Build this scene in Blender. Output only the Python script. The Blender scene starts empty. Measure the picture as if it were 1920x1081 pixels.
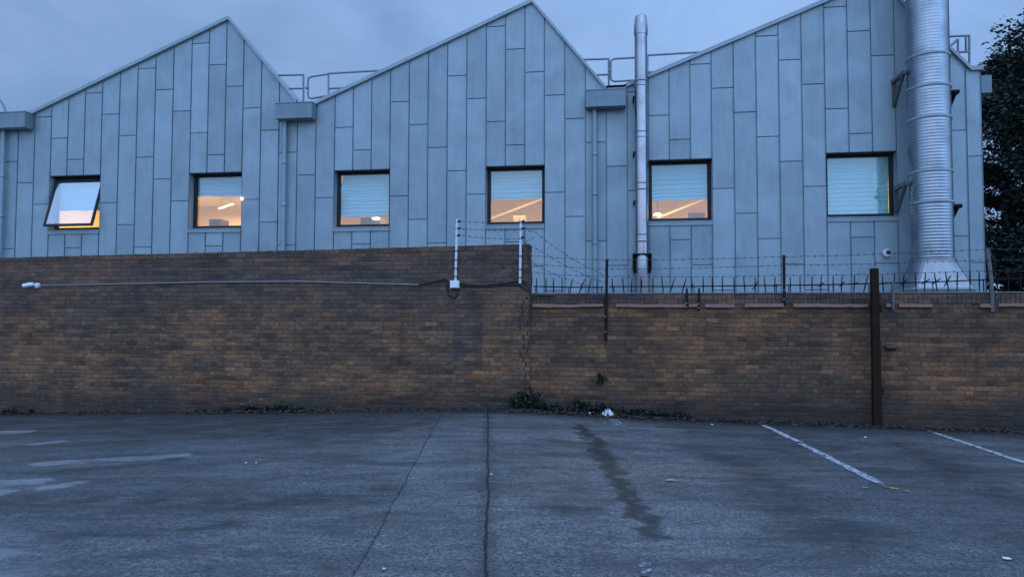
import bpy, bmesh, math, random
from mathutils import Vector, Matrix
random.seed(7)
R = math.radians
scene = bpy.context.scene
col = scene.collection

# ------------------------------------------------------------------ camera
F_PX, PITCH, ROLL, EYE = 1340.0, 0.0428, 0.0023, 1.6
cam_d = bpy.data.cameras.new('camera')
cam = bpy.data.objects.new('camera', cam_d)
col.objects.link(cam)
cam_d.sensor_width = 36.0
cam_d.lens = 36.0 * F_PX / 1920.0
cam_d.clip_end = 2000
CAMR = Matrix.Rotation(math.pi / 2 + PITCH, 3, 'X') @ Matrix.Rotation(ROLL, 3, 'Z')
cam.matrix_world = Matrix.Translation((0, 0, EYE)) @ CAMR.to_4x4()
scene.camera = cam

# ------------------------------------------------------------------ sky and light
SKY_GAIN = 1.0
world = bpy.data.worlds.new('World')
scene.world = world
world.use_nodes = True
wt = world.node_tree
wt.nodes.clear()
wo = wt.nodes.new('ShaderNodeOutputWorld')
bg = wt.nodes.new('ShaderNodeBackground')
bg.inputs['Strength'].default_value = 0.1
sky = wt.nodes.new('ShaderNodeTexSky')
sky.sky_type = 'NISHITA'
sky.sun_disc = False
sky.sun_elevation = R(3)
sky.sun_rotation = R(200)
wtc = wt.nodes.new('ShaderNodeTexCoord')
wmap = wt.nodes.new('ShaderNodeMapping')
wmap.inputs['Scale'].default_value = (1.0, 1.0, 2.4)
wn1 = wt.nodes.new('ShaderNodeTexNoise')
wn1.inputs['Scale'].default_value = 2.6
wn1.inputs['Detail'].default_value = 5
wn1.inputs['Roughness'].default_value = 0.55
wn1.inputs['Distortion'].default_value = 0.5
wr = wt.nodes.new('ShaderNodeValToRGB')
wr.color_ramp.elements[0].position = 0.30
wr.color_ramp.elements[0].color = (1.75, 3.15, 5.9, 1)
wr.color_ramp.elements[1].position = 0.72
wr.color_ramp.elements[1].color = (3.05, 4.8, 8.1, 1)
wmix = wt.nodes.new('ShaderNodeMixRGB')
wmix.inputs[0].default_value = 0.93           # overcast: mostly cloud over the dusk sky
wt.links.new(wtc.outputs['Generated'], wmap.inputs[0])
wt.links.new(wmap.outputs[0], wn1.inputs['Vector'])
wt.links.new(wn1.outputs['Fac'], wr.inputs[0])
wt.links.new(sky.outputs[0], wmix.inputs[1])
wt.links.new(wr.outputs[0], wmix.inputs[2])
# the sky is brighter overhead and in the afterglow behind the camera
wsx = wt.nodes.new('ShaderNodeSeparateXYZ')
wt.links.new(wtc.outputs['Generated'], wsx.inputs[0])
def wrange(sock, a, b, lo, hi):
    k = wt.nodes.new('ShaderNodeMapRange'); k.interpolation_type = 'SMOOTHSTEP'
    wt.links.new(sock, k.inputs['Value'])
    for nm, v in (('From Min', a), ('From Max', b), ('To Min', lo), ('To Max', hi)): k.inputs[nm].default_value = v
    return k.outputs[0]
wadd = wt.nodes.new('ShaderNodeMath'); wadd.operation = 'ADD'
wt.links.new(wrange(wsx.outputs['Z'], .35, .95, 1.0, 2.3), wadd.inputs[0])
wt.links.new(wrange(wsx.outputs['Y'], .35, -.75, 0.0, 1.9), wadd.inputs[1])
wad2 = wt.nodes.new('ShaderNodeMath'); wad2.operation = 'MULTIPLY'
wt.links.new(wadd.outputs[0], wad2.inputs[0])
wt.links.new(wrange(wsx.outputs['X'], -.55, .45, .97, 1.27), wad2.inputs[1])
wsc = wt.nodes.new('ShaderNodeVectorMath'); wsc.operation = 'SCALE'
wt.links.new(wmix.outputs[0], wsc.inputs[0]); wt.links.new(wad2.outputs[0], wsc.inputs['Scale'])
wt.links.new(wsc.outputs[0], bg.inputs['Color'])
wt.links.new(bg.outputs[0], wo.inputs['Surface'])

sun_d = bpy.data.lights.new('sun', 'SUN')
sun_d.energy = 0.06
sun_d.angle = R(40)
sun_d.color = (1.0, 0.93, 0.86)
sun = bpy.data.objects.new('sun', sun_d)
col.objects.link(sun)
sun.rotation_euler = (R(60), 0, R(-20))

vs = scene.view_settings
vs.view_transform = 'Standard'
vs.look = 'None'
vs.exposure = 0.0
vs.gamma = 1.0

# ------------------------------------------------------------------ frames of reference
TH, DF, DW = 0.1441, 17.4817, 12.85          # the facade and the walls run parallel
ES = Vector((math.cos(TH), -math.sin(TH), 0))
EN = Vector((-math.sin(TH), -math.cos(TH), 0))  # out of the facade, to the car park
O = Vector((0, 0, EYE))

def ray(px, py):
    return CAMR @ Vector(((px - 960) / F_PX, (540.5 - py) / F_PX, -1))

def on_plane(px, py, d, off):
    r = ray(px, py)
    p0 = Vector((0, d, 0)) + EN * off
    t = (p0 - O).dot(EN) / r.dot(EN)
    p = O + r * t
    return (p - Vector((0, d, 0))).dot(ES), p.z

def FP(px, py, off=0.0):                      # photo point on a plane in front of the facade -> (s, z)
    return on_plane(px, py, DF, off)

def WP(px, py, off=0.0):
    return on_plane(px, py, DW, off)

def interp(x, tab):
    if x <= tab[0][0]: return tab[0][1]
    for (a, b), (c, d) in zip(tab, tab[1:]):
        if x <= c: return b + (d - b) * (x - a) / (c - a)
    return tab[-1][1]

GB = [WP(*p) for p in [(-300, 776), (0, 774), (300, 771), (600, 768), (900, 765), (1000, 767), (1200, 779), (1400, 788), (1640, 797), (1900, 807), (2200, 812)]]

def ground_z(x, y):
    p = Vector((x, y, 0)) - Vector((0, DW, 0))
    v = p.dot(EN)
    t = max(0.0, min(1.0, 1 - v / DW))
    return interp(p.dot(ES), GB) * t ** 1.2

def GP(px, py):                               # photo point on the ground
    r = ray(px, py)
    z = 0.0
    for _ in range(40):
        t = (z - EYE) / r.z
        p = O + r * t
        z = 0.5 * z + 0.5 * ground_z(p.x, p.y)
    return Vector((p.x, p.y, ground_z(p.x, p.y)))

def wall_w(s, off=0.0, z=0.0):                # wall frame -> world
    p = Vector((0, DW, 0)) + ES * s + EN * off
    return Vector((p.x, p.y, z))

# ------------------------------------------------------------------ node helper
class NT:
    def __init__(s, name):
        s.m = bpy.data.materials.new(name)
        s.m.use_nodes = True
        s.t = s.m.node_tree
        s.t.nodes.clear()
        s.out = s.t.nodes.new('ShaderNodeOutputMaterial')
    def put(s, sock, v):
        if v is None: return
        if hasattr(v, 'links'): s.t.links.new(v, sock)
        else:
            if isinstance(v, (tuple, list)) and len(v) == 3 and len(getattr(sock, 'default_value', (0,0,0))) == 4: v = (*v, 1)
            sock.default_value = v
    def n(s, typ, ins=None, **props):
        k = s.t.nodes.new('ShaderNode' + typ)
        for a, b in props.items(): setattr(k, a, b)
        for a, b in (ins or {}).items(): s.put(k.inputs[a], b)
        return k
    def math(s, op, a, b=None, c=None, clamp=False):
        k = s.n('Math', operation=op, use_clamp=clamp)
        s.put(k.inputs[0], a); s.put(k.inputs[1], b)
        if c is not None: s.put(k.inputs[2], c)
        return k.outputs[0]
    def mix(s, f, a, b, bt='MIX'):
        k = s.n('MixRGB', blend_type=bt)
        s.put(k.inputs[0], f); s.put(k.inputs[1], a); s.put(k.inputs[2], b)
        return k.outputs[0]
    def noise(s, vec, scale, detail=3, rough=.5, dist=0.0):
        k = s.n('TexNoise', {'Vector': vec, 'Scale': scale, 'Detail': detail, 'Roughness': rough, 'Distortion': dist})
        return k.outputs['Fac']
    def ramp(s, f, stops, interp='LINEAR'):
        k = s.n('ValToRGB')
        k.color_ramp.interpolation = interp
        e = k.color_ramp.elements
        while len(e) < len(stops): e.new(0.5)
        for el, (p, c) in zip(e, stops):
            el.position = p
            el.color = (c, c, c, 1) if not isinstance(c, tuple) else (*c, 1)
        s.put(k.inputs[0], f)
        return k.outputs[0]
    def smooth(s, v, a, b):                   # smoothstep a..b -> 0..1
        k = s.n('MapRange', interpolation_type='SMOOTHSTEP')
        s.put(k.inputs['Value'], v)
        k.inputs['From Min'].default_value = a
        k.inputs['From Max'].default_value = b
        return k.outputs[0]
    def mapping(s, vec, scale=(1,1,1), rot=(0,0,0), loc=(0,0,0)):
        k = s.n('Mapping', {'Vector': vec, 'Scale': scale, 'Rotation': rot, 'Location': loc})
        return k.outputs[0]
    def obj(s): return s.n('TexCoord').outputs['Object']
    def xyz(s, v):
        k = s.n('SeparateXYZ', {0: v}); return k.outputs
    def cxyz(s, x, y, z):
        k = s.n('CombineXYZ', {0: x, 1: y, 2: z}); return k.outputs[0]
    def bump(s, h, strength=.3, dist=.01):
        k = s.n('Bump', {'Height': h, 'Strength': strength, 'Distance': dist}); return k.outputs[0]
    def pbr(s, color, rough=.6, metal=0.0, normal=None, **ins):
        d = {'Base Color': color, 'Roughness': rough, 'Metallic': metal}
        d.update(ins)
        k = s.n('BsdfPrincipled', d)
        if normal is not None: s.put(k.inputs['Normal'], normal)
        s.t.links.new(k.outputs[0], s.out.inputs['Surface'])
        return s.m
    def seg(s, xy, pts, w, soft):             # mask: near a polyline on the ground
        best = None
        x, y = xy
        for (ax, ay), (bx, by) in zip(pts, pts[1:]):
            dx, dy = bx - ax, by - ay
            L2 = dx*dx + dy*dy
            px = s.math('SUBTRACT', x, ax); py = s.math('SUBTRACT', y, ay)
            t = s.math('MULTIPLY', s.math('ADD', s.math('MULTIPLY', px, dx), s.math('MULTIPLY', py, dy)), 1 / L2, clamp=True)
            ex = s.math('SUBTRACT', px, s.math('MULTIPLY', t, dx)); ey = s.math('SUBTRACT', py, s.math('MULTIPLY', t, dy))
            d = s.math('SQRT', s.math('ADD', s.math('MULTIPLY', ex, ex), s.math('MULTIPLY', ey, ey)))
            best = d if best is None else s.math('MINIMUM', best, d)
        return s.math('SUBTRACT', 1.0, s.smooth(best, w, w + soft))

def simple(name, color, rough=.6, metal=0.0, var=.25, scale=12.0, bump=.0, spec=.5):
    g = NT(name)
    o = g.obj()
    f = g.noise(o, scale, 4, .6)
    c = g.mix(f, tuple(x * (1 - var) for x in color), tuple(min(1, x * (1 + var)) for x in color))
    r = g.math('ADD', g.math('MULTIPLY', g.noise(o, scale * 2.3, 3), .2), rough - .1)
    return g.pbr(c, r, metal, g.bump(g.noise(o, scale * 4, 3), bump, .01) if bump else None, **({'Specular IOR Level': spec}))

# ------------------------------------------------------------------ mesh helper
class MB:
    def __init__(s): s.v = []; s.f = []; s.tint = []; s.sm = []; s.cur = 0.5; s.smooth = False
    def face(s, pts):
        i = len(s.v); s.v += [tuple(p) for p in pts]
        s.f.append(list(range(i, i + len(pts)))); s.tint.append(s.cur); s.sm.append(s.smooth)
    def idx(s, vs, fs):
        i = len(s.v); s.v += [tuple(p) for p in vs]
        for f in fs: s.f.append([i + a for a in f]); s.tint.append(s.cur); s.sm.append(s.smooth)
    def box(s, a, b):
        (x0, y0, z0), (x1, y1, z1) = a, b
        x0, x1 = min(x0, x1), max(x0, x1); y0, y1 = min(y0, y1), max(y0, y1); z0, z1 = min(z0, z1), max(z0, z1)
        s.idx([(x0,y0,z0),(x1,y0,z0),(x1,y1,z0),(x0,y1,z0),(x0,y0,z1),(x1,y0,z1),(x1,y1,z1),(x0,y1,z1)],
              [(0,3,2,1),(4,5,6,7),(0,1,5,4),(1,2,6,5),(2,3,7,6),(3,0,4,7)])
    def prism(s, poly, y0, y1, back=False):   # poly in (x, z); front at y0, sides to y1
        n = len(poly)
        v = [(x, y0, z) for x, z in poly] + [(x, y1, z) for x, z in poly]
        f = [list(range(n))] + [(i, i + n, (i + 1) % n + n, (i + 1) % n) for i in range(n)]
        if back: f.append([2 * n - 1 - i for i in range(n)])
        s.idx(v, f)
    def tube(s, pts, r, n=8, cap=True, smooth=True):
        pts = [Vector(p) for p in pts]
        rs = r if isinstance(r, (list, tuple)) else [r] * len(pts)
        old = s.smooth; s.smooth = smooth
        rings = []
        up = None
        for i, p in enumerate(pts):
            a = pts[max(0, i - 1)]; b = pts[min(len(pts) - 1, i + 1)]
            d = (b - a)
            if d.length < 1e-9: d = Vector((0, 0, 1))
            d.normalize()
            if up is None: up = Vector((0, 0, 1)) if abs(d.z) < .9 else Vector((1, 0, 0))
            u = d.cross(up)
            if u.length < 1e-4: u = d.orthogonal()
            u.normalize(); w = u.cross(d).normalized(); up = w
            rings.append([p + (u * math.cos(t) + w * math.sin(t)) * rs[i] for t in [2 * math.pi * k / n for k in range(n)]])
        vs = [q for rg in rings for q in rg]
        fs = []
        for i in range(len(rings) - 1):
            for k in range(n):
                fs.append((i*n + k, i*n + (k+1) % n, (i+1)*n + (k+1) % n, (i+1)*n + k))
        s.idx(vs, fs)
        s.smooth = False
        if cap:
            s.face(rings[0][::-1]); s.face(rings[-1])
        s.smooth = old
    def lathe(s, prof, cx=0, cy=0, n=32, smooth=True, cap=True):   # prof: (r, z)
        old = s.smooth; s.smooth = smooth
        vs = []; fs = []
        for r, z in prof:
            vs += [(cx + r * math.cos(2*math.pi*k/n), cy + r * math.sin(2*math.pi*k/n), z) for k in range(n)]
        for i in range(len(prof) - 1):
            for k in range(n):
                fs.append((i*n + k, i*n + (k+1) % n, (i+1)*n + (k+1) % n, (i+1)*n + k))
        s.idx(vs, fs)
        s.smooth = False
        if cap:
            s.face(vs[:n][::-1]); s.face(vs[-n:])
        s.smooth = old
    def build(s, name, mat, parent=None, bevel=0, loc=None, rz=None):
        me = bpy.data.meshes.new(name)
        me.from_pydata(s.v, [], s.f)
        me.materials.append(mat)
        a = me.attributes.new('tint', 'FLOAT', 'FACE')
        a.data.foreach_set('value', s.tint)
        me.polygons.foreach_set('use_smooth', s.sm)
        me.update()
        o = bpy.data.objects.new(name, me)
        col.objects.link(o)
        if parent: o.parent = parent
        if loc is not None: o.location = loc
        if rz is not None: o.rotation_euler = (0, 0, rz)
        if bevel:
            b = o.modifiers.new('bevel', 'BEVEL'); b.width = bevel; b.segments = 2; b.limit_method = 'ANGLE'
        return o

def tag(o, label=None, cat=None, group=None, kind=None):
    if label: o['label'] = label
    if cat: o['category'] = cat
    if group: o['group'] = group
    if kind: o['kind'] = kind
    return o

def empty(name, loc, rz=0.0):
    o = bpy.data.objects.new(name, None)
    col.objects.link(o)
    o.location = loc
    o.rotation_euler = (0, 0, rz)
    o.empty_display_size = .2
    return o

def fac_w(s, off=0.0, z=0.0):                 # facade frame -> world
    p = Vector((0, DF, 0)) + ES * s + EN * off
    return Vector((p.x, p.y, z))

# ------------------------------------------------------------------ materials
def mat_zinc(name, base, var=.1):
    g = NT(name)
    o = g.obj()
    t = g.n('Attribute', attribute_name='tint').outputs['Fac']
    cloud = g.noise(g.mapping(o, (1, 1, .8)), 1.6, 5, .6, .6)
    streak = g.noise(g.mapping(o, (9, 9, .5)), 1.5, 4, .6)
    f = g.math('ADD', g.math('MULTIPLY', cloud, .59), g.math('ADD', g.math('MULTIPLY', streak, .24), g.math('MULTIPLY', t, .17)))
    c = g.ramp(f, [(.25, tuple(x * (1 - var * 2) for x in base)), (.5, base), (.75, tuple(x * (1 + var * 1.6) for x in base))])
    rg = g.ramp(f, [(.25, .62), (.75, .46)])
    h = g.noise(g.mapping(o, (1.4, 1.4, .9)), 1.7, 2, .4, .3)
    return g.pbr(c, rg, .30, g.bump(h, .35, .05))
M_zinc = mat_zinc('zinc_panels', (.250, .316, .346), .125)
M_trim = mat_zinc('zinc_trim', (.25, .31, .33))
M_gutter = mat_zinc('zinc_gutter', (.165, .215, .24))
M_pipe = mat_zinc('zinc_downpipe', (.235, .30, .33))
M_frame = simple('dark_window_frame', (.006, .007, .010), .65, 0, .2)
M_rail = simple('galvanised_rail', (.17, .19, .22), .5, .5, .2)
M_darkmetal = simple('dark_rusted_iron', (.016, .012, .011), .8, .0, .5, 20, .2, .15)
M_galv = simple('grey_weathered_steel', (.12, .115, .115), .6, .4, .4, 20, .1)
M_whitepost = simple('white_post_paint', (.62, .63, .66), .5, 0, .12, 8)
M_whitebox = simple('white_plastic', (.70, .72, .74), .4, 0, .08, 6)
M_black = simple('black_plastic', (.012, .012, .014), .45, 0, .2)
M_cable = simple('black_cable', (.010, .010, .012), .5, 0, .2)
M_conduit = simple('grey_conduit', (.24, .25, .255), .5, .3, .15)
M_wire = simple('barbed_wire_steel', (.05, .05, .055), .6, .3, .4, 30)
M_timber = simple('dark_rusty_post', (.026, .015, .010), .9, 0, .5, 9, .4, .08)
M_tile = simple('pale_clay_tile', (.27, .135, .10), .8, 0, .3, 14, .3)
M_paper = simple('white_litter', (.60, .61, .63), .7, 0, .1, 9)
M_leaf = simple('weed_leaf', (.020, .028, .016), .6, 0, .6, 25)
M_stem = simple('weed_stem', (.045, .04, .025), .7, 0, .4, 25)
M_litter = simple('dead_leaf', (.05, .035, .025), .8, 0, .6, 18)
M_yleaf = simple('yellow_leaf', (.42, .30, .06), .6, 0, .3, 20)
M_bark = simple('bark', (.035, .028, .022), .9, 0, .5, 8, .5)
M_concrete = simple('cast_concrete', (.32, .31, .30), .85, 0, .25, 8, .2)

def mat_steel(name, base, rough, axis_scale):
    g = NT(name)
    o = g.obj()
    b = g.noise(g.mapping(o, axis_scale), 6, 4, .6)
    st = g.noise(o, 2.2, 4, .6)
    c = g.mix(g.smooth(st, .4, .75), base, tuple(x * .72 for x in base))
    r = g.math('ADD', g.math('MULTIPLY', b, .14), g.math('ADD', g.math('MULTIPLY', st, .12), rough - .12))
    return g.pbr(c, r, 1.0, g.bump(b, .08, .01))
M_steel = mat_steel('brushed_flue_steel', (.33, .33, .35), .13, (1, 1, 6))
M_duct = mat_steel('spiral_duct_steel', (.32, .35, .38), .30, (1, 1, 3))
M_hood = mat_steel('duct_hood_metal', (.31, .31, .32), .45, (1, 1, 1))

def mat_foliage(name, a, b):
    g = NT(name)
    t = g.n('Attribute', attribute_name='tint').outputs['Fac']
    c = g.mix(t, a, b)
    return g.pbr(c, .65, 0, None)
M_yew = mat_foliage('yew_foliage', (.010, .016, .012), (.028, .042, .024))

def mat_glass(name, REFL):
    g = NT(name)
    tr = g.n('BsdfTransparent', {'Color': (.86, .93, .95, 1)})
    h = g.noise(g.obj(), 1.1, 2, .5, .2)
    gl = g.n('BsdfGlossy', {'Color': (.95, .97, 1, 1), 'Roughness': .02, 'Normal': g.bump(h, .12, .03)})
    fr = g.n('LayerWeight', {'Blend': .5}).outputs['Facing']
    f = g.math('ADD', g.math('MULTIPLY', g.math('POWER', fr, 4.0), .7), REFL, clamp=True)
    mx = g.n('MixShader', {0: f, 1: tr.outputs[0], 2: gl.outputs[0]})
    g.t.links.new(mx.outputs[0], g.out.inputs['Surface'])
    return g.m
M_glass = mat_glass('window_glass', .11)
M_glass_wet = mat_glass('rain_wet_window_glass', .40)

def mat_blind():
    g = NT('blue_blind_fabric')
    o = g.obj()
    f = g.noise(g.mapping(o, (1, 1, 6)), 3, 4, .6)
    c = g.mix(f, (.34, .56, .75), (.46, .70, .88))
    d = g.n('BsdfDiffuse', {'Color': c})
    t = g.n('BsdfTranslucent', {'Color': g.mix(f, (.03, .20, .62), (.045, .28, .75))})
    mx = g.n('MixShader', {0: .42, 1: d.outputs[0], 2: t.outputs[0]})
    g.t.links.new(mx.outputs[0], g.out.inputs['Surface'])
    return g.m
M_blind = mat_blind()
M_room = simple('warm_room_plaster', (.72, .62, .52), .8, 0, .06, 1.2)
M_furn = simple('room_furniture', (.30, .26, .24), .7, 0, .3, 3)

def mat_emit(name, color, strength):
    g = NT(name)
    e = g.n('Emission', {'Color': color, 'Strength': strength})
    g.t.links.new(e.outputs[0], g.out.inputs['Surface'])
    return g.m
M_lamp = mat_emit('lamp_diffuser', (1, .66, .30, 1), 3.0)
M_lampspot = mat_emit('small_lamp', (1, .86, .66, 1), 1.6)

def mat_brick(name, dark_top=1.7, patch=None, crack=None, seed=0.0, tone=(1.01, .94, .885)):
    g = NT(name)
    o = g.obj()
    sx, sy, sz = g.xyz(o)
    wob = g.noise(o, .9, 2, .5)
    wob2 = g.noise(o, 8, 4, .6)
    u = g.math('ADD', g.math('ADD', sx, sy), g.math('MULTIPLY', wob2, .05))
    v = g.math('ADD', sz, g.math('ADD', g.math('MULTIPLY', wob, .05), g.math('MULTIPLY', wob2, .034)))
    BH, BU = .0795, .342
    rowf = g.math('DIVIDE', v, BH)
    row = g.math('FLOOR', rowf)
    fv = g.math('SUBTRACT', rowf, row)
    jit = g.n('TexWhiteNoise', {'W': row}, noise_dimensions='1D').outputs['Value']
    cf = g.math('ADD', g.math('DIVIDE', u, BU), g.math('ADD', g.math('MULTIPLY', row, .5), g.math('MULTIPLY', jit, .22)))
    ci = g.math('FLOOR', cf)
    fu = g.math('SUBTRACT', cf, ci)
    isH = g.math('GREATER_THAN', fu, .667)     # a stretcher, then a header
    cell = g.cxyz(g.math('ADD', g.math('MULTIPLY', ci, 2.0), isH), row, seed)
    rnd = g.n('TexWhiteNoise', {'Vector': cell}, noise_dimensions='3D').outputs['Value']
    rnd2 = g.n('TexWhiteNoise', {'Vector': g.n('VectorMath', {0: cell, 1: (17.3, 5.1, 3.3)}, operation='ADD').outputs[0]}, noise_dimensions='3D').outputs['Value']
    # mortar mask
    eu = g.math('MULTIPLY', g.math('MINIMUM', g.math('MINIMUM', fu, g.math('SUBTRACT', 1.0, fu)), g.math('ABSOLUTE', g.math('SUBTRACT', fu, .667))), BU)
    ev = g.math('MULTIPLY', g.math('MINIMUM', fv, g.math('SUBTRACT', 1.0, fv)), BH)
    fine = g.noise(o, 45, 3, .6)
    blot = g.noise(g.mapping(o, (1, 1, 1.6)), 17, 4, .7)
    e = g.math('ADD', g.math('MINIMUM', eu, ev), g.math('ADD', g.math('MULTIPLY', g.math('SUBTRACT', fine, .5), .010), g.math('MULTIPLY', g.math('SUBTRACT', blot, .5), .008)))
    mort = g.math('SUBTRACT', 1.0, g.smooth(e, .003, .010))
    big = g.noise(g.mapping(o, (1, 1, 1.3), loc=(seed, 0, 0)), .55, 4, .6, .4)
    mid = g.noise(g.mapping(o, (1, 1, 2.2), loc=(seed * 2, 0, 0)), 1.7, 5, .65, .3)
    c = g.ramp(rnd, [(0, (.085, .050, .033)), (.2, (.140, .078, .042)), (.5, (.168, .090, .047)), (.75, (.186, .100, .050)), (.93, (.210, .120, .060)), (1, (.24, .150, .080))])
    warm = g.mix(g.smooth(rnd2, .55, .95), c, (.215, .108, .048))
    c = g.mix(g.smooth(big, .40, .58), c, warm)
    burnt = g.math('MULTIPLY', g.math('SUBTRACT', 1.0, g.smooth(rnd2, .10, .22)), g.smooth(blot, .35, .6))
    c = g.mix(g.math('MULTIPLY', burnt, .55), c, (.034, .026, .025))
    c = g.mix(1.0, c, g.ramp(blot, [(.28, .40), (.5, 1.0), (.72, 1.50)]), 'MULTIPLY')
    c = g.mix(g.math('MULTIPLY', g.smooth(mid, .46, .72), .66), c, g.mix(blot, (.036, .026, .023), (.095, .064, .049)))
    # soot on the upper courses, with a ragged edge
    zed = g.math('ADD', sz, g.math('MULTIPLY', g.math('SUBTRACT', big, .5), 2.2))
    soot = g.smooth(zed, dark_top - .5, dark_top + .45)
    c = g.mix(g.math('MULTIPLY', soot, .72), c, g.mix(g.math('ADD', g.math('MULTIPLY', rnd, .4), g.math('MULTIPLY', blot, .6)), (.034, .026, .024), (.135, .095, .076)))
    # darker towards the bottom, broken up by noise
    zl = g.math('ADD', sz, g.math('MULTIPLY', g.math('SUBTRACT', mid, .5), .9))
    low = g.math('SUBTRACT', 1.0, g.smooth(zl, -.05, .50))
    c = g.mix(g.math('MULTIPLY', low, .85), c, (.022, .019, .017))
    ol = g.noise(g.mapping(o, (1, 1, 1.5), loc=(5 + seed, 0, 0)), .8, 4, .6)
    c = g.mix(g.math('MULTIPLY', g.smooth(ol, .56, .72), .40), c, (.150, .102, .040))
    if patch:                                  # engineering-brick repair
        for (pu0, pu1, pz0, pz1) in patch:
            mk = g.math('MULTIPLY', g.math('MULTIPLY', g.math('GREATER_THAN', u, pu0), g.math('LESS_THAN', u, pu1)),
                        g.math('MULTIPLY', g.math('GREATER_THAN', v, pz0), g.math('LESS_THAN', v, pz1)))
            c = g.mix(g.math('MULTIPLY', mk, g.smooth(rnd2, .35, .9)), c, (.058, .048, .046))
    mc = g.mix(g.smooth(g.noise(g.mapping(o, (1, 1, 5)), 2.6, 4, .65), .42, .66), (.075, .050, .035), (.225, .160, .112))
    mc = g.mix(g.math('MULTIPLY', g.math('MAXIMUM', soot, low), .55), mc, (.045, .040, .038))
    c = g.mix(g.math('MULTIPLY', mort, .62), c, mc)
    c = g.mix(g.math('MULTIPLY', g.smooth(fine, .55, .8), .35), c, (.030, .025, .022))
    # pale lime flecks
    fl = g.noise(g.mapping(o, (7, 7, 22)), 1.3, 2, .5)
    c = g.mix(g.math('MULTIPLY', g.smooth(fl, .64, .76), .6), c, (.30, .255, .22))
    c = g.mix(.14, c, (.112, .074, .046))
    wz = g.noise(g.mapping(o, (1, 1, 1.6), loc=(seed * 3, 1, 0)), .7, 4, .6, .5)
    c = g.mix(1.0, c, g.mix(g.smooth(wz, .42, .64), (.78, .82, .88), (1.36, 1.16, 1.0)), 'MULTIPLY')
    crs = g.noise(g.cxyz(g.math('MULTIPLY', u, 1.1), g.math('MULTIPLY', row, 3.71), seed), 1.0, 3, .6)
    c = g.mix(1.0, c, g.ramp(crs, [(.30, .52), (.5, 1.0), (.70, 1.38)]), 'MULTIPLY')
    grime = g.noise(g.mapping(o, (2.4, 2.4, .5), loc=(seed, 2, 0)), 1.0, 5, .65)
    c = g.mix(g.math('MULTIPLY', g.smooth(grime, .54, .70), .5), c, (.034, .028, .026))
    c = g.mix(1.0, c, tone, 'MULTIPLY')
    h = g.math('ADD', g.math('SUBTRACT', g.math('MULTIPLY', rnd, .5), mort), g.math('MULTIPLY', fine, .5))
    if crack is not None:
        cn = g.math('ADD', crack, g.math('ADD', g.math('MULTIPLY', g.math('SUBTRACT', jit, .5), .16), g.math('MULTIPLY', g.math('SUBTRACT', fine, .5), .02)))
        ck = g.math('SUBTRACT', 1.0, g.smooth(g.math('ABSOLUTE', g.math('SUBTRACT', u, cn)), .006, .014))
        ck = g.math('MULTIPLY', ck, g.math('LESS_THAN', sz, 2.0))
        c = g.mix(g.math('MULTIPLY', ck, .85), c, (.010, .009, .009))
        h = g.math('SUBTRACT', h, g.math('MULTIPLY', ck, 2.0))
    return g.pbr(c, .88, 0, g.bump(h, .9, .012))

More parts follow.
